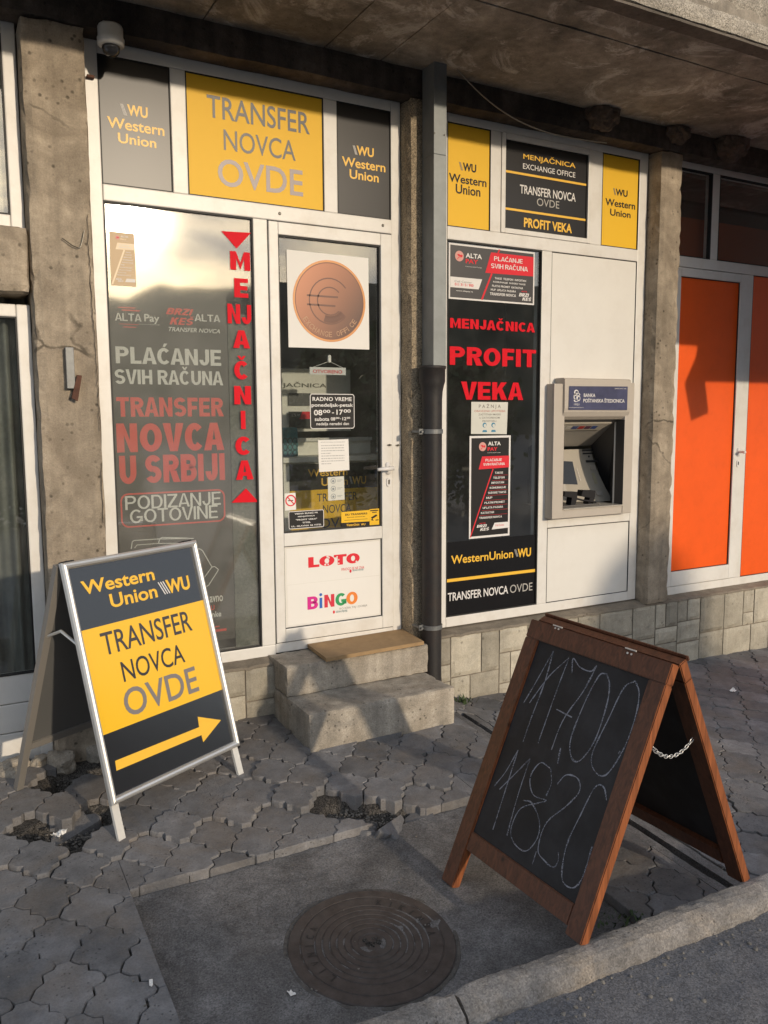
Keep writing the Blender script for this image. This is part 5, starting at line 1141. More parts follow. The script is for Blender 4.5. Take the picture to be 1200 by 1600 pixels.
for (a, b, m, nm, th) in (((395, 756), (488, 770), M_ATMD, 'receipt_slot', .006), ((400, 786), (490, 796), M_ATMD, 'note_slot', .004), ((428, 852), (527, 868), M_ATMD, 'card_slot', .008), ((462, 900), (512, 935), M_ATM, 'card_reader', .010), ((480, 965), (535, 1062), plain('instruction_label', (.42, .38, .26), .5), 'instruction_label', .003), ((512, 1128), (575, 1162), plain('cash_outlet', (.40, .37, .33), .35), 'cash_outlet', .012)):
    p, q2 = on_con(A6(*a)), on_con(A6(*b)); p3 = on_con(A6(b[0], a[1])); 
    w = MB(); yy = min(p.y, q2.y)
    w.add([(p.x, p.y-.001, p.z), (q2.x, p.y-.001, p.z), (q2.x, q2.y-.001, q2.z), (p.x, q2.y-.001, q2.z), (p.x, p.y-th, p.z-.001), (q2.x, p.y-th, p.z-.001), (q2.x, q2.y-th, q2.z+.001), (p.x, q2.y-th, q2.z+.001)], [(4, 7, 6, 5), (0, 1, 2, 3), (0, 4, 5, 1), (3, 2, 6, 7), (0, 3, 7, 4), (1, 5, 6, 2)])
    w.build(nm, m, con)
w = MB(); p = on_con(A6(455, 818)); w.prism(facp(p.y-.002), circ(p.x, p.z, .007, 12), 0, .002); w.build('status_light', M_ATMD, con)
# screen block
sb = MB(); yT, yB = .135, .06; zT, zB = 1.44, 1.13
sb.add([(3.263, yT, zT), (3.372, yT, zT), (3.415, yB, zB), (3.263, yB, zB), (3.263, IB-.003, zT+.03), (3.372, IB-.003, zT+.03), (3.415, IB-.003, zB), (3.263, IB-.003, zB)], [(0, 3, 2, 1), (0, 1, 5, 4), (1, 2, 6, 5), (2, 3, 7, 6), (0, 4, 7, 3), (4, 5, 6, 7)])
sbo = sb.build('screen_housing', M_ATML, AT)
SPn = Plane((0, yB, zB), (1, 0, 0), (0, yT-yB, zT-zB), (0, -(zT-zB), yT-yB))
MB().prism(SPn, [SPn.uv(*A6(*p)) for p in ((200, 858), (310, 864), (357, 1070), (200, 1064))], 0, .002).build('screen', M_SCREEN, sbo)
for k in range(4):
    MB().prism(SPn, [SPn.uv(*A6(*p)) for p in ((340+9*k, 925+30*k), (352+9*k, 927+30*k), (358+9*k, 948+30*k), (346+9*k, 946+30*k))], 0, .004).build('side_key', M_ATM, sbo)
MB().tube([(3.263, .10, 1.475), (3.365, .10, 1.475)], .028, 16).build('camera_hood', M_ATML, sbo, smooth=True)
# keypad shelf with the two black privacy shields
MB().box(3.263, 3.60, -.02, .12, 1.0645, 1.075, .003).build('keypad', plain('keypad_metal', (.12, .11, .10), .4, metal=.3), AT)
SH = facp(.0)
for pts in (((232, 1130), (342, 1133), (342, 1190), (325, 1250), (285, 1252), (295, 1185), (228, 1172)), ((395, 1118), (505, 1122), (503, 1165), (482, 1242), (440, 1238), (455, 1185), (378, 1172))):
    MB().prism(SH, [SH.uv(*A6(*p)) for p in pts], -.035, .012).build('privacy_shield', M_BLKM, AT)
MB().tube([(3.40, .02, 1.12), (3.47, .0, 1.10), (3.56, -.03, 1.085)], .006, 8).build('shield_arm', M_BLKM, AT)

# ------------------------------------------------------------------ downpipe, camera, cable, nests
DPp = thing('downpipe', 'galvanised square duct running into a black cast iron downpipe', 'downpipe', (2.29, -.17, .15))
MB().box(2.259, 2.333, -.222, -.112, 2.90, 3.36, .002).build('square_duct', M_GALV, DPp); MB().box(2.2585, 2.3335, -.2225, -.1115, 1.868, 2.899, .002).build('square_duct', M_GALV, DPp)
w = MB()
for (px, py) in ((679, 208), (694, 211)):
    u, v = facp(-.2225).uv(px, py); w.lathe((u, -.2225, v), [(.004, 0), (.004, .002), (.001, .003)], 8, (0, -1, 0))
w.build('rivet', M_SCREW, DPp)
pc_ = (2.283, -.168); ppr = .053
MB().lathe((pc_[0], pc_[1], .10), [(.060, .03), (.062, .05), (.062, .075), (ppr+.003, .085), (ppr, .13), (ppr, 1.60), (ppr+.003, 1.64), (.062, 1.67), (.068, 1.69), (.069, 1.752), (.073, 1.756), (.073, 1.768), (.066, 1.770)], 36).build('cast_iron_pipe', M_IRON, DPp, smooth=True)
for z in (1.535, .502):
    w = MB(); w.lathe((pc_[0], pc_[1], z-.012), [(ppr+.001, 0), (ppr+.005, .001), (ppr+.005, .023), (ppr+.001, .024)], 32)
    w.box(pc_[0]-.078, pc_[0]-.05, pc_[1]-.004, pc_[1]+.004, z-.014, z+.014); w.tube([(pc_[0]-.068, pc_[1]-.02, z), (pc_[0]-.068, pc_[1]+.02, z)], .006, 8); w.box(pc_[0]-.075, pc_[0]-.066, pc_[1], -.09, z-.006, z+.006)
    w.build('pipe_clamp', M_STEELG, DPp)
CC = thing('security_camera', 'white dome security camera under the sooty beam', 'camera', (.745, -.15, 3.10))
MB().lathe((.743, -.155, 3.118), [(.046, .0), (.053, .006), (.054, .03), (.050, .034), (.050, .072), (.046, .08)], 32).build('housing', M_PLAST, CC, smooth=True)
MB().lathe((.743, -.155, 3.078), [(.008, 0), (.022, .006), (.032, .018), (.036, .032), (.036, .042)], 28).build('camera_dome', M_DOME, CC, smooth=True)
MB().box(.715, .771, -.155, -.09, 3.197, 3.215).build('mounting_plate', M_PLAST, CC)
pts = []
for i in range(25):
    t = i/24; a = Vector((2.34, -.20, 3.385)); b = Vector((3.50, -.108, 3.165)); p = a.lerp(b, t); p.z -= .175*(1-(2*t-1)**2)*(1-.55*t); pts.append(p)
MB().tube(pts, .0032, 6).build('cable', plain('cable_sheath', (.30, .27, .22), .6), label='thin grey cable sagging from the duct top to the black sign', cat='cable')
for k, (x, z, s, lb) in enumerate(((3.45, 3.285, 1.0, 'broken mud nest under the slab nearest the downpipe'), (4.06, 3.285, .8, 'small mud nest under the slab above the bare pillar'), (4.53, 3.285, 1.15, 'wide mud nest under the slab above the orange front'))):
    bm = bmesh.new(); bmesh.ops.create_icosphere(bm, subdivisions=4, radius=1)
    for v in bm.verts:
        p = v.co.copy(); n_ = 1 + .22*noise.noise(p*2.2+Vector((k*5, 0, 0))) + .10*noise.noise(p*9)
        v.co = Vector((x + p.x*.115*s*n_, -.112 + min(.005, p.y*.085*s*n_), 3.322 + min(.006, p.z*.095*s*n_ - .012)))
    mb = MB(); mb.addbm(bm); mb.build('mud_nest', M_MUD, smooth=False, label=lb, cat='nest', group='mud nests under the slab')

# ironwork left on the pillar
br = MB(); br.box(.513, .546, -.135, -.100, 1.735, 1.905, .002); MB_ = br.build('steel_bracket', M_STEELG, label='grey steel bracket screwed to the left pillar', cat='bracket')
w = MB(); w.prism(facp(-.12), [facp(-.12).uv(*p) for p in ((119.5, 586), (127, 587), (120.5, 627), (111, 622))], 0, .02); w.build('rusty_flap', M_RUST, label='rusty steel flap beside the grey bracket on the left pillar', cat='bracket')
w = MB(); u, v = FAC.uv(141, 122); w.box(u-.016, u+.014, -.022, -.001, v-.004, v+.006); w.build('rusty_nail', M_RUST, label='rusty flat nail sticking out of the frame below the dome camera', cat='nail')
wi = facp(-.112); MB().tube([wi.pt(*wi.uv(*q), 0) for q in ((97, 372), (104, 377), (112, 383), (121, 387), (126, 386), (129, 376), (132, 360))], .0022, 6).build('bent_wire', M_SCREW, label='thin black bent wire sticking out of the left pillar above the bracket', cat='wire')
ckp = facp(-.1035); mb = MB(); rnd = random.Random(6); path = [(137, 335), (138, 380), (141, 430), (143, 470), (147, 520), (150, 560), (152, 600), (155, 640), (157, 690), (158, 740), (160, 800), (163, 850)]
pp = []
for a, b in zip(path, path[1:]):
    for k in range(6): t = k/6; pp.append(ckp.uv(a[0]+(b[0]-a[0])*t+rnd.gauss(0, .7), a[1]+(b[1]-a[1])*t))
runs = [[]]
for i, (a, b) in enumerate(zip(pp, pp[1:])):
    if noise.noise(Vector((a[1]*5, 1, 2))) > -.25: runs[-1].append((a, b))
    elif runs[-1]: runs.append([])
for run_ in runs:
    if len(run_) < 2: continue
    mb = MB()
    for a, b in run_:
        for q in strip(ckp, [a, b], .0016+.0022*abs(noise.noise(Vector((a[1]*30, 4, 2))))): mb.prism(ckp, q, .0, .0035)
    mb.build('pillar_crack', plain('crack_dark', (.05, .04, .03), .9), B)  # thin dark strips draw the crack line
# ------------------------------------------------------------------ aluminium pavement sign
def on_plane(px, o, n):
    d = ray(*px); return CAM + d*((Vector(o)-CAM).dot(n)/d.dot(n))
u_ = Vector((.8896, .4567, .0028)).normalized(); vup = Vector((-.1181, .224, .9674)); vup = (vup-u_*vup.dot(u_)).normalized(); bk = Vector((-u_.y, u_.x, 0)).normalized(); nf = u_.cross(vup).normalized()   # nf points to the street
TL = Vector((.3853, -.6381, 1.0846))
if nf.dot(CAM-TL) < 0: nf = -nf
PW = Plane(TL, u_, vup, nf)
Wb, bot, foot = .658, -.897, -1.047
TLp = TL
ab = thing('pavement_sign', 'yellow and black folding sign in aluminium frame left of the steps', 'sign', (TL.x, TL.y, gz(TL.x, TL.y)))
fw = .026
def snap(pl, u0, u1, v0, v1, fw, name, parent, th=.020):
    mb = MB()
    def rail(pts):      # rounded snap profile: mitred, three facets
        (a, b, c, e) = pts   # outer a-b, inner e-c
        def mid(p, q, t): return (p[0]+(q[0]-p[0])*t, p[1]+(q[1]-p[1])*t)
        rows = [(0, -.004), (0, th*.55), (.22, th*.9), (.5, th), (.78, th*.85), (1, th*.45), (1, .0)]
        vs = [pl.pt(*mid(a, e, t), d) for t, d in rows] + [pl.pt(*mid(b, c, t), d) for t, d in rows]; n = len(rows)
        mb.add(vs, [(i, n+i, n+i+1, i+1) for i in range(n-1)])
    O = [(u0, v0), (u1, v0), (u1, v1), (u0, v1)]; I = [(u0+fw, v0+fw), (u1-fw, v0+fw), (u1-fw, v1-fw), (u0+fw, v1-fw)]
    for k in range(4): rail((O[k], O[(k+1) % 4], I[(k+1) % 4], I[k]))
    o = mb.build(name, M_ALU, parent); return o
snap(PW, 0, Wb, bot, 0, fw, 'front_frame', ab)
MB().prism(PW, rect(.004, Wb-.004, bot+.004, -.004), -.010, -.003).build('backing_board', M_ALUD, ab)
ZB = lambda x, y: (x/2.727, 820+y/2.727)
vA = (PW.uv(*ZB(340, 456))[1]+PW.uv(*ZB(868, 318))[1])/2; vB = (PW.uv(*ZB(437, 898))[1]+PW.uv(*ZB(944, 702))[1])/2
gl = plain('laminated_black', (.022, .024, .028), .18, .9, bump=.12, bscale=9); gy = plain('laminated_yellow', (.83, .49, .028), .2, .5, bump=.05, bscale=9)
MB().prism(PW, rect(fw-.002, Wb-fw+.002, vA, -fw+.002), -.003, .002).build('poster_top', gl, ab); MB().prism(PW, rect(fw-.002, Wb-fw+.002, vB, vA), -.003, .002).build('poster_field', gy, ab); MB().prism(PW, rect(fw-.002, Wb-fw+.002, bot+fw-.002, vB), -.003, .002).build('poster_foot', gl, ab)
P3 = Plane(PW.pt(0, 0, .002), PW.ux, PW.uz, PW.n)
def tq(mb, s, tl, bl, tr, br, **k):
    """capitals box from its four corners in the picture"""
    q = [P3.uv(*ZB(*p)) for p in (tl, bl, tr, br)]
    text(mb, P3, s, (q[0][0]+q[1][0])/2, (q[2][0]+q[3][0])/2, (q[1][1]+q[3][1])/2, (q[0][1]+q[2][1])/2, **k)
w = MB(); tq(w, 'Western', (330, 238), (362, 298), (650, 188), (662, 236), bold=.022); tq(w, 'Union', (460, 300), (478, 356), (662, 250), (672, 308), bold=.022); tq(w, 'WU', (700, 240), (718, 296), (800, 212), (812, 272), bold=.035); w.build('lettering', M_YELT, ab)
w = MB(); sw = [P3.uv(*ZB(*p)) for p in ((672, 250), (712, 298))]; t_ = .005
for k in range(3):
    a = sw[0][0]+.012*k; w.prism(P3, [(a, sw[0][1]+.004), (a+t_, sw[0][1]+.004), (a+.024+t_, sw[1][1]+.004), (a+.024, sw[1][1]+.004)], 0, .001)
w.build('logo_strokes', M_WHT, ab)
w = MB(); tq(w, 'TRANSFER', (415, 466), (452, 560), (802, 362), (822, 448), bold=.006); w.build('lettering', plain('charcoal_grey_print', (.055, .05, .05), .4), ab)
w = MB(); tq(w, 'NOVCA', (508, 584), (532, 672), (770, 508), (794, 582), bold=.004); w.build('lettering', M_DGREYT, ab)
w = MB(); tq(w, 'OVDE', (512, 706), (545, 822), (828, 602), (850, 708), bold=.012); w.build('lettering', plain('mid_grey_print', (.20, .18, .175), .4), ab)
MB().prism(P3, [P3.uv(*ZB(*p)) for p in ((490, 1006), (848, 862), (842, 818), (941, 832), (866, 926), (858, 896), (496, 1048))], 0, .001).build('arrow', M_YELT, ab)
def strut(mb, a, b, side, w_, t_, out):
    a, b = Vector(a), Vector(b); s = Vector(side).normalized()*w_; o = Vector(out).normalized()*t_
    mb.add([a, a+s, a+s+o, a+o, b, b+s, b+s+o, b+o], [(0, 3, 2, 1), (4, 5, 6, 7), (0, 1, 5, 4), (1, 2, 6, 5), (2, 3, 7, 6), (3, 0, 4, 7)]); return mb
for u in (.006, Wb-.036):
    p = PW.pt(u, bot+.12, -.014); q = PW.pt(u, foot, -.014); q.z = gz(q.x, q.y)+.004; p = PW.pt(u, bot+.02, -.014)
    strut(MB(), p, q, u_, .030, .012, nf).build('front_leg', M_ALUD, ab)
# rear panel
TB = PW.pt(0, -.004, -.028); dist = .345; hb = TB.z-.125
vb = Vector((0, 0, 1))*hb - bk*dist; Lb = vb.length; PBk = Plane(TB, u_, vb, u_.cross(vb).normalized()*1)
if PBk.n.dot(bk) < 0: PBk = Plane(TB, u_, vb, -PBk.n)
mb = MB()
for (a, b, c, e) in ((0, .03, -Lb+.0, 0), (Wb-.03, Wb, -Lb+.0, 0), (.0305, Wb-.0305, -.03, 0), (.0305, Wb-.0305, -Lb+.19, -Lb+.22)): mb.prism(PBk, rect(a, b, c, e), -.012, .012)
mb.build('rear_frame', plain('shaded_aluminium', (.23, .215, .195), .45, metal=.2), ab); MB().prism(PBk, rect(.031, Wb-.031, -Lb+.221, -.031), -.003, .003).build('rear_panel', plain('rear_panel_grey', (.10, .10, .098), .5, var=.1, vscale=3), ab)  # rear frame coloured darker to stand for the front panel's shade
mb = MB()
for u in (.015, Wb-.015):
    a, b = PW.pt(u, -.30, -.016), PBk.pt(u, -.30, -.004); m_ = (a+b)/2 + Vector((0, 0, .035)); mb.tube([a, m_], .006, 8); mb.tube([m_, b], .006, 8)
mb.build('folding_brace', M_ALU, ab)
mb = MB()
for u in (.02, Wb-.06): mb.box(0, 0, 0, 0, 0, 0) if False else mb.prism(PW, rect(u, u+.04, -.004, .006), -.034, .004)
mb.build('hinge', M_BLKM, ab)

# ------------------------------------------------------------------ chalkboard
uc = Vector((.0352, -.9994, -.0056)).normalized(); vc = Vector((.4057, .0092, .914)); vc = (vc - uc*vc.dot(uc)).normalized(); nc = uc.cross(vc).normalized()
CT = Vector((1.8625, -1.5127, .885))
if nc.dot(CAM-CT) < 0: nc = -nc
PC = Plane(CT, uc, vc, nc); Wc = .629
B2 = lambda x, y: (660+x/2.2222, 940+y/2.2222)
iu0, iu1, iv1, iv0, rb = .066, Wc-.066, -.066, -.7606, -.8245
cb = thing('chalkboard_sign', 'dark chalkboard sign in brown wooden frame by the kerb', 'sign', (CT.x+.2, CT.y-.3, gz(1.8, -1.7)))
T_ = .034
def legend(pl, u, want):    # length down to the given height
    p = pl.pt(u, 0); return -(p.z-want)/pl.uz.z
zl = slabz(1.47, -1.52); zr = kt(1.55)+.003
fl_, fr_ = legend(PC, iu0/2, zl+.004), legend(PC, Wc-.03, zr)
def board(mb, pl, pts, d0, d1, bev=.003):
    vs = MB().prism(pl, pts, d0, d1); bm = bmesh.new(); vv = [bm.verts.new(v) for v in vs.v]
    for f in vs.f: bm.faces.new([vv[i] for i in f])
    bmesh.ops.recalc_face_normals(bm, faces=bm.faces[:]); bmesh.ops.bevel(bm, geom=bm.edges[:], offset=bev, segments=2, affect='EDGES'); mb.addbm(bm); return mb
def edged(o, pl):       # paler orange wood colour on the narrow sides of the timber
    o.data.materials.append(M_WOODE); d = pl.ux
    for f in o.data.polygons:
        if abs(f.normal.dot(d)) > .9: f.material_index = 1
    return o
def wood_frame(pl, W_, i0, i1, j0, j1, rbot, la, lb, parent, back=False):
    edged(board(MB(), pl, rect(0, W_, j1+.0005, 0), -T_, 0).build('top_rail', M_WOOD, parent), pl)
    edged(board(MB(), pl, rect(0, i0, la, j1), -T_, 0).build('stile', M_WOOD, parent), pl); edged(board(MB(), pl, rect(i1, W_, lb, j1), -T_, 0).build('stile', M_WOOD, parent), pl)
    board(MB(), pl, rect(i0+.0005, i1-.0005, rbot, j0), -T_, -.001).build('bottom_rail', M_WOOD, parent)
    return MB().prism(pl, rect(i0-.006, i1+.006, j0-.006, j1+.006), -.017, -.009).build('writing_panel', M_BOARD, parent)
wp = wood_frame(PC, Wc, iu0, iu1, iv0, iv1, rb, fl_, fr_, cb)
# rear leaf
back = -nc; back = Vector((1, 0, 0)) - uc*uc.x; back.z = 0; back.normalize()
T2 = CT + back*.062 + Vector((0, 0, .004)); zt2 = kt(2.28)+.003; br_ = Vector((2.285, 0, zt2)); run = br_.x - T2.x; rise = T2.z - zt2
v2 = (Vector((0, 0, 1))*rise - back*run).normalized(); n2 = uc.cross(v2).normalized()
if n2.dot(back) < 0: n2 = -n2
P4 = Plane(T2, uc, v2, n2); L4 = math.hypot(run, rise)
lz = -(T2.z - gz(2.3, -1.5)-.004)/v2.z
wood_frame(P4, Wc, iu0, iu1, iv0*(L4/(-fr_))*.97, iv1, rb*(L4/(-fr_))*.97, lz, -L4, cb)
board(MB(), P4, rect(.0, Wc, -.012, .006), .001, .012).build('cap_strip', M_WOOD, cb)
for px in ((B2(468, 94)), (B2(720, 181))):
    u, v = PC.uv(*px); w = MB(); 
    for k in (-1, 1): w.prism(PC, circ(u+k*.008, v, .0035, 10), .0, .0025)
    w.tube([PC.pt(u-.022, .002, .001), PC.pt(u+.022, .002, .001)], .0028, 8); w.build('hinge', M_ALU, cb)
# chalk writing
PK = Plane(PC.pt(0, 0, -.009), PC.ux, PC.uz, PC.n)
def chalk(lines, w_=.0062):
    mb = MB(); rnd = random.Random(5)
    for ln in lines:
        p = [Vector(PK.uv(*B2(*q))) for q in ln]; pts = []
        ext = [p[0]*2-p[1]] + p + [p[-1]*2-p[-2]]
        for i in range(1, len(ext)-2):
            for k in range(9):
                t = k/9; a, b, c, e = ext[i-1:i+3]
                pts.append(.5*((2*b)+(c-a)*t+(2*a-5*b+4*c-e)*t*t+(3*b-a-3*c+e)*t*t*t))
        pts.append(p[-1]); L_, R_2 = [], []
        for i, q in enumerate(pts):
            t = (pts[min(i+1, len(pts)-1)]-pts[max(0, i-1)]); t = t.normalized() if t.length > 0 else Vector((1, 0)); n_ = Vector((-t.y, t.x)); ww = w_*(.30+.75*abs(noise.noise(Vector((q.x*22, q.y*22, 1)))) + .35*rnd.random())
            L_.append(q+n_*ww*.5); R_2.append(q-n_*ww*.5)
        vs = [PK.pt(*q, .0006) for q in L_] + [PK.pt(*q, .0006) for q in R_2]; n = len(L_)
        mb.add(vs, [(i, i+1, n+i+1, n+i) for i in range(n-1)])
    return mb
chalk([[(352, 352), (400, 270), (455, 172)], [(455, 172), (425, 280), (380, 400), (350, 486)], [(372, 352), (440, 260), (510, 195)], [(510, 195), (470, 300), (420, 440), (402, 492)],
       [(520, 248), (524, 198), (548, 228), (585, 242), (606, 222)], [(606, 222), (560, 310), (490, 410), (448, 515)], [(466, 374), (520, 402)], [(480, 508), (470, 562)],
       [(640, 250), (612, 260), (560, 360), (515, 480), (520, 545), (550, 550), (600, 480), (640, 360), (650, 290), (640, 250)], [(740, 276), (700, 300), (650, 400), (590, 530), (600, 590), (640, 600), (700, 510), (740, 400), (753, 320), (740, 276)], [(688, 520), (680, 528)],
       [(250, 640), (290, 590), (333, 515)], [(333, 515), (290, 650), (245, 792)], [(268, 652), (330, 590), (374, 545)], [(374, 545), (330, 680), (294, 812)],
       [(446, 580), (410, 560), (375, 610), (385, 670), (430, 690), (400, 700), (340, 720), (308, 790), (320, 840), (360, 866), (400, 820), (406, 760), (380, 700), (350, 690)], [(446, 580), (448, 630), (430, 675)],
       [(396, 868), (382, 912)], [(468, 634), (500, 602), (540, 615), (545, 660), (500, 710), (430, 770), (402, 860), (425, 900), (455, 922), (472, 900), (472, 870)],
       [(640, 690), (630, 645), (600, 645), (550, 740), (500, 850), (485, 960), (520, 994), (555, 960), (590, 850)]]).build('chalk_writing', M_CHALK, wp)
# safety chain between the leaves
cn = MB(); a = PC.pt(Wc-.03, PC.uv(*B2(795, 492))[1], -T_); b = P4.pt(Wc-.03, 0, 0)
pb_ = on_plane(B2(948, 445), P4.pt(0, 0, -T_), n2); b = P4.pt(Wc-.035, P4.uv(*B2(948, 445))[1], -T_)
NL = 18
for i in range(NL):
    t0, t1 = i/NL, (i+1)/NL
    f0 = lambda t: a.lerp(b, t) - Vector((0, 0, .055*(1-(2*t-1)**2)))
    p, q = f0(t0), f0(t1); ax = (q-p); L_ = ax.length*.74; ax.normalize(); s = ax.cross(Vector((0, 1, 0) if i % 2 else (0, .5, 1))).normalized(); m_ = (p+q)/2
    ring_ = [m_ + ax*L_*math.cos(2*math.pi*k/14) + s*.0056*math.sin(2*math.pi*k/14) for k in range(14)]
    cn.tube(ring_ + [ring_[0]], .0014, 6, cap=False)
cn.build('chain', plain('chain_zinc', (.75, .74, .72), .3, metal=.6), cb, smooth=True)

# ------------------------------------------------------------------ manhole cover
mc = Vector((1.105, -1.700)); mr = .260; mz = slabz(mc.x, mc.y)-.005
mh = thing('manhole_cover', 'round rusty brown iron manhole cover in the concrete slab', 'manhole cover', (mc.x, mc.y, mz))
prof = [(mr, -.03), (mr, .006), (mr-.003, .009)]
for rr in (.222, .178, .155, .132, .110, .088, .066): prof += [(rr+.0035, .009), (rr+.0015, .0062), (rr-.0015, .0062), (rr-.0035, .009)]
prof += [(.045, .009), (.042, .006), (.0, .006)]
nrm = Vector((.0225, -.06, 1)).normalized()
sl_x = (gz(mc.x+.1, mc.y)-gz(mc.x-.1, mc.y))/.2; sl_y = (gz(mc.x, mc.y+.1)-gz(mc.x, mc.y-.1))/.2; nrm = Vector((-sl_x, -sl_y, 1)).normalized()
MB().lathe((mc.x, mc.y, mz+.001), prof, 96, nrm).build('cover_plate', M_MHOLE, mh)
ex = Vector((1, 0, 0)); ex = (ex-nrm*ex.dot(nrm)).normalized(); ey = nrm.cross(ex)
def ring_text(s, a0, a1, r, h):
    for i, ch in enumerate(s):
        w = MB(); a = math.radians(a0+(a1-a0)*i/(len(s)-1)); c = Vector((mc.x, mc.y, mz+.009)) + (ex*math.cos(a)+ey*math.sin(a))*r; o = (ex*math.cos(a)+ey*math.sin(a)); s_ = o.cross(nrm)*-1
        pl = Plane(c, nrm.cross(o)*-1, o, nrm); v, f, b0, b1, c0, c1 = text_mesh(ch, .01)
        wd = h*.62 if ch != 'I' else h*.16
        for q in (.001,): w.add([pl.pt(-wd/2+(p.x-b0)/(b1-b0)*wd, -h/2+(p.y-c0)/(c1-c0)*h, .0025) for p in v], f)
        w.build('cast_letter', plain('letter_dark', (.022, .019, .018), .7), mh)  # raised letters in a darker colour than the plate
ring_text('LIVNICA', 205, 135, .193, .026); ring_text('KIKINDA', 55, -15, .193, .026)
w = MB(); n_ = 96
w.lathe((mc.x, mc.y, mz+.004), [(mr+.001, -.004), (mr+.001, .0015), (mr+.006, .003), (mr+.013, .0022), (mr+.018, -.004)], n_, nrm); w.build('packed_dirt', plain('dark_grit', (.085, .078, .07), .95, var=.5, vscale=60, bump=.8, bscale=120), mh)
w = MB(); rnd = random.Random(2)
for k in range(26):
    a, r = rnd.uniform(0, 6.3), rnd.uniform(0, .03); w.lathe((mc.x+r*math.cos(a), mc.y+r*math.sin(a), mz+.006), [(.004, 0), (rnd.uniform(.002, .006), .003), (.001, .006)], 6)
w.build('packed_grit', M_DIRT, mh)

# ------------------------------------------------------------------ broken paving: loose stone, rubble, litter
def rock(name, p, s, m, label, cat, group=None, seed=0, sq=(1, 1, .7), rot=0):
    bm = bmesh.new(); bmesh.ops.create_icosphere(bm, subdivisions=3, radius=1); mb = MB()
    R_m = Matrix.Rotation(rot, 3, 'Z')
    for v in bm.verts:
        q = v.co.copy(); k = max(abs(q.x), abs(q.y), abs(q.z)); q = q.lerp(q/k, .55); q *= 1 + .25*noise.noise(q*1.4+Vector((seed, 0, 0))) + .08*noise.noise(q*5+Vector((seed, 3, 0)))
        v.co = Vector(p) + R_m @ Vector((q.x*s*sq[0], q.y*s*sq[1], q.z*s*sq[2]))
    mb.addbm(bm); return mb.build(name, m, label=label, cat=cat, group=group)
def loose_paver(px, py, rz_, rx, ry, dz, label, cut=None, sc=1.0):
    c = G(px, py, -.02); c.z = gz(c.x, c.y) + dz; pts = [(x*sc, y*sc) for x, y in PAVER]
    if cut: pts = clip(pts, *cut)
    R_m = Matrix.Rotation(rz_, 3, 'Z') @ Matrix.Rotation(rx, 3, 'X') @ Matrix.Rotation(ry, 3, 'Y'); n = len(pts); rows = [(.962, 0), (.99, -.003), (1, -.009), (.98, -.045), (.95, -.058)]; vs = []
    if sum(pts[k-1][0]*pts[k][1]-pts[k][0]*pts[k-1][1] for k in range(n)) < 0: pts = pts[::-1]
    for s_, z in rows:
        for x, y in pts: vs.append(R_m @ Vector((x*s_ + .003*noise.noise(Vector((x*60, y*60, z*50))), y*s_ + .003*noise.noise(Vector((x*60, z*50, y*60))), z + .002*noise.noise(Vector((x*40, y*40, 9))))) + c)
    mb = MB(); mb.add(vs, [tuple(range(n)), tuple(range(5*n-1, 4*n-1, -1))] + [(r*n+k, (r+1)*n+k, (r+1)*n+(k+1) % n, r*n+(k+1) % n) for r in range(4) for k in range(n)], .5)
    mb.build('loose_paver', M_PAVE, tint=True, label=label, cat='paver', group='loose pavers')
loose_paver(612, 1290, .5, .5, .15, -.012, 'broken paver tilted steeply in the hole before the steps', (1, .01, -1), .95)
loose_paver(556, 1280, .1, -.16, .20, -.040, 'sunken paver at the left of the hole before the steps')
loose_paver(668, 1274, -.2, .14, -.12, -.030, 'sunken paver at the right of the hole before the steps', (0, .03, -1))
loose_paver(118, 1292, .25, .25, -.3, -.035, 'sunken paver in the hole beside the front sign leg', (1, -.02, 1))
loose_paver(40, 1338, -.1, -.12, .22, -.032, 'sunken paver in the hole at the left edge', (0, -.03, 1))
rnd = random.Random(21)
for k, (px, py, s, lb) in enumerate(((20, 1190, .05, 'pale stone block at the foot of the side door'), (95, 1195, .055, 'tan broken stone against the wall behind the sign'), (150, 1180, .05, 'tan flat stone beside the wall right of the sign leg'), (215, 1170, .05, 'broken stone at the wall behind the yellow sign'), (60, 1182, .035, 'small tan stone beside the rear sign leg'), (18, 1215, .04, 'stone chunk at the left edge below the side door'))):
    p = G(px, py, .0); rock('rubble_stone', (p.x, max(min(p.y, -.10), -.35), gz(p.x, p.y)+.012), s, M_STEP, lb, 'stone', 'broken stones along the wall', k*3.1, (1.3, .8, .8), rnd.uniform(0, 3))
gr = MB(); rnd = random.Random(31)
def pebble(x, y, z, s):
    bm = bmesh.new(); bmesh.ops.create_icosphere(bm, subdivisions=1, radius=1)
    for v in bm.verts: v.co = Vector((x, y, z)) + Vector((v.co.x*s*rnd.uniform(.7, 1.2), v.co.y*s*rnd.uniform(.7, 1.2), v.co.z*s*rnd.uniform(.4, .8)))
    gr.addbm(bm, rnd.random())
for h, r in HOLES:
    for k in range(150):
        a, q = rnd.uniform(0, 6.3), r*1.15*math.sqrt(rnd.random()); x, y = h.x+q*math.cos(a), h.y+q*math.sin(a); pebble(x, y, gz(x, y)-.048+rnd.uniform(-.01, .006), rnd.uniform(.002, .007))
for k in range(260):
    x = rnd.uniform(-.2, 3.6); y = rnd.uniform(-2.11, -.2); pebble(x, y, gz(x, y)+.001 - (.028 if SX0 < x < SX1 and y < SY1 else .0), rnd.choice((.0012, .0018, .0025, .004)))
for k in range(420):
    x = rnd.uniform(.6, 4.2); y = -2.222-abs(rnd.gauss(0, .09)); pebble(x, y, roadz(x, y)+.001, rnd.choice((.0015, .002, .003, .005, .008)))
gr.build('gravel', plain('gravel_grey', (.17, .155, .135), .9, var=.5, vscale=30), kind='stuff', label='scattered grit and gravel on the paving and along the kerb', cat='gravel')
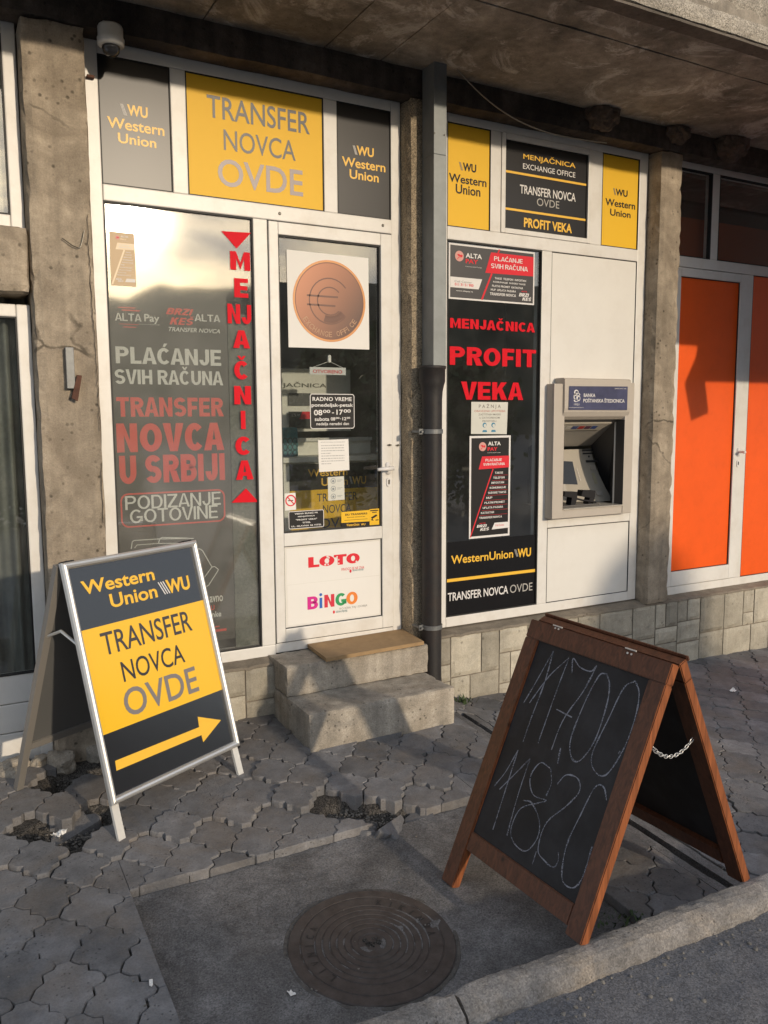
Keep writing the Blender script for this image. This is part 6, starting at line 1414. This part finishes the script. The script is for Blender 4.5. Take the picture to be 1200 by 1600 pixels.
# crumpled paper scraps
def scrap(px, py, w_, h_, label, seed, m=M_PAPER):
    p = G(px, py, .004); rs = random.Random(seed); n = 7; vs = []
    inslab = SX0 < p.x < SX1 and p.y < SY1
    z0 = (slabz(p.x, p.y) if inslab else gz(p.x, p.y)) + .002; ang = rs.uniform(0, 3)
    for top in (0, 1):
        for j in range(n):
            for i in range(n):
                x, y = (i/(n-1)-.5)*w_, (j/(n-1)-.5)*h_; zz = abs(noise.noise(Vector((x*60+seed, y*60, 0))))*.022*min(1, w_/.04) + top*.0006
                vs.append((p.x+x*math.cos(ang)-y*math.sin(ang), p.y+x*math.sin(ang)+y*math.cos(ang), z0+zz))
    q = lambda t, i, j: t*n*n+j*n+i
    fs = [(q(1, i, j), q(1, i+1, j), q(1, i+1, j+1), q(1, i, j+1)) for i in range(n-1) for j in range(n-1)] + [(q(0, i, j), q(0, i, j+1), q(0, i+1, j+1), q(0, i+1, j)) for i in range(n-1) for j in range(n-1)]
    for i in range(n-1): fs += [(q(0, i, 0), q(0, i+1, 0), q(1, i+1, 0), q(1, i, 0)), (q(0, i, n-1), q(1, i, n-1), q(1, i+1, n-1), q(0, i+1, n-1)), (q(0, 0, i), q(1, 0, i), q(1, 0, i+1), q(0, 0, i+1)), (q(0, n-1, i), q(0, n-1, i+1), q(1, n-1, i+1), q(1, n-1, i))]
    mb = MB(); mb.add(vs, fs); mb.build('paper_scrap', m, label=label, cat='litter')
scrap(92, 1303, .05, .035, 'crumpled white scrap in the hole left of the sign leg', 3)
scrap(70, 1328, .03, .012, 'pale blue scrap at the front of the left hole', 8, plain('pale_blue_paper', (.45, .52, .58), .6))
scrap(455, 1537, .022, .016, 'white scrap left of the manhole cover', 5)
scrap(236, 1536, .028, .010, 'white cigarette sized scrap on the pavers left of the slab', 11)
scrap(1145, 1079, .05, .03, 'white scrap far right on the paving before the stone wall', 14)
# weed by the pipe foot
wd = MB(); rnd = random.Random(8); b0 = G(722, 1098, 0)
for k in range(46):
    a = rnd.uniform(0, 6.3); l = rnd.uniform(.015, .05); p = Vector((b0.x+rnd.gauss(0, .03), max(-.5, b0.y+rnd.gauss(0, .02)), gz(b0.x, b0.y)-.005)); d = Vector((math.cos(a)*.6, math.sin(a)*.6, 1)).normalized()*l; s = d.cross(Vector((0, 0, 1))).normalized()*.004
    wd.add([p-s, p+s, p+d*.6+s*1.4, p+d, p+d*.6-s*1.4], [(0, 1, 2, 3, 4)])
wd.build('weed', M_LEAF, label='small green weed at the foot of the downpipe', cat='weed')
wd = MB()
for k in range(60):
    b0 = G(rnd.uniform(935, 1010), rnd.uniform(1425, 1448), -.0); a = rnd.uniform(0, 6.3); l = rnd.uniform(.008, .025); p = Vector((b0.x, max(-2.05, b0.y), gz(b0.x, b0.y)-.006)); d = Vector((math.cos(a)*.6, math.sin(a)*.6, 1)).normalized()*l; s = d.cross(Vector((0, 0, 1))).normalized()*.003
    wd.add([p-s, p+s, p+d*.6+s*1.4, p+d, p+d*.6-s*1.4], [(0, 1, 2, 3, 4)])
wd.build('weed', M_LEAF, label='low weed in the kerb joint under the chalkboard', cat='weed')

# ------------------------------------------------------------------ beyond the frame: canvas and bushes added to shade orange front, machine and paving
tan_ = SUN_DIR.z/-SUN_DIR.y; tx_ = SUN_DIR.x/-SUN_DIR.y; OFF = 1.05
sh = [FAC.uv(*p) for p in ((1040, 538), (1065, 538), (1092, 540), (1090, 556), (1072, 598), (1082, 657), (1109, 645), (1104, 596))]
out = [(x+OFF*tx_, z+OFF*tan_) for x, z in sh]; out = [(out[1][0]-.09, 3.326)] + [(out[1][0]-.09, out[1][1]+.0)] + out[1:] + [(7.4, out[-1][1]), (7.4, 3.326)]
MB().prism(facp(-OFF), out, -.004, .004).build('shade_canvas', M_CLOTH, label='unseen canvas added and cut to the shade on the orange shop front', cat='canvas')  # added out of view, outline traced from the shade it throws
def leafy_tree(x, y, top, rad, label, seed):
    rnd = random.Random(seed); z0 = roadz(x, y) if y > -300 else 0; t = thing('tree', label, 'tree', (x, y, z0), 'trees across the street')
    tr = MB(); tr.tube([(x, y, z0-.2), (x+.1, y, z0+top*.3), (x, y+.05, z0+top*.55), (x, y, z0+top*.8)], [.16, .12, .09, .03], 10)
    for k in range(6):
        a = rnd.uniform(0, 6.3); tr.tube([(x, y, z0+top*(.35+.07*k)), (x+rad*.6*math.cos(a), y+rad*.6*math.sin(a), z0+top*(.5+.07*k))], [.05, .015], 6)
    tr.build('trunk', M_BARK, t); cr = MB()
    for k in range(2600):
        d = Vector((rnd.gauss(0, 1), rnd.gauss(0, 1), rnd.gauss(0, 1))).normalized()*rad*rnd.random()**.4; n_ = 1+.35*noise.noise(d*.9+Vector((seed, 0, 0)))
        p = Vector((x, y, z0+top-rad*1.15)) + Vector((d.x*n_, d.y*n_, d.z*n_*1.05)); p.z = min(p.z, z0+top)
        a = Vector((rnd.gauss(0, 1), rnd.gauss(0, 1), rnd.gauss(0, 1))).normalized()*.13; b = a.orthogonal().normalized()*.07
        cr.add([p-a, p+b, p+a, p-b], [(0, 1, 2, 3)])
    cr.build('crown', M_LEAF, t)
leafy_tree(9.9, -15, 4.2, 1.2, 'broad leafy tree across the street to the right', 5)
def shade_bush(x0, x1, y, prof_, label, seed):  # unseen foliage added, its top profile shaped to block the sun
    rnd = random.Random(seed); t = thing('shade_bush', label, 'shade_bush', ((x0+x1)/2, y, roadz(x0, y)), 'unseen bushes added for shade'); cr = MB()
    for k in range(int(3800*(x1-x0))):
        x = rnd.uniform(x0, x1); f_ = (x-x0)/(x1-x0); i = min(len(prof_)-2, int(f_*(len(prof_)-1))); w_ = f_*(len(prof_)-1)-i; top = prof_[i]*(1-w_)+prof_[i+1]*w_
        z = top*math.sqrt(rnd.random()); p = Vector((x, y+rnd.gauss(0, .28), z-.05)); a = Vector((rnd.gauss(0, 1), rnd.gauss(0, 1), rnd.gauss(0, 1))).normalized()*.075; b = a.orthogonal().normalized()*.045
        cr.add([p-a, p+b, p+a, p-b], [(0, 1, 2, 3)])
    cr.build('foliage', M_LEAF, t); tr = MB()
    for k in range(5): x = x0+(x1-x0)*(k+.5)/5; tr.tube([(x, y, -.2), (x+rnd.gauss(0, .1), y, .5*max(prof_))], [.04, .015], 6)
    tr.build('stem', M_BARK, t)
shade_bush(5.35, 6.6, -9, (2.2, 2.75, 2.95, 2.6, 1.6), 'tall rounded unseen foliage added to shade the machine panel', 4)
shade_bush(7.1, 9.6, -9, (1.9, 2.7, 2.75, 2.8, 2.7, 2.3), 'wide unseen foliage added to shade the foot of the orange front', 6)
shade_bush(-7.5, 2.75, -9, (1.9, 1.95, 1.85, 1.8, 1.9, 1.82, 1.86, 1.9, 1.6), 'long low unseen foliage added to shade the paving', 9)
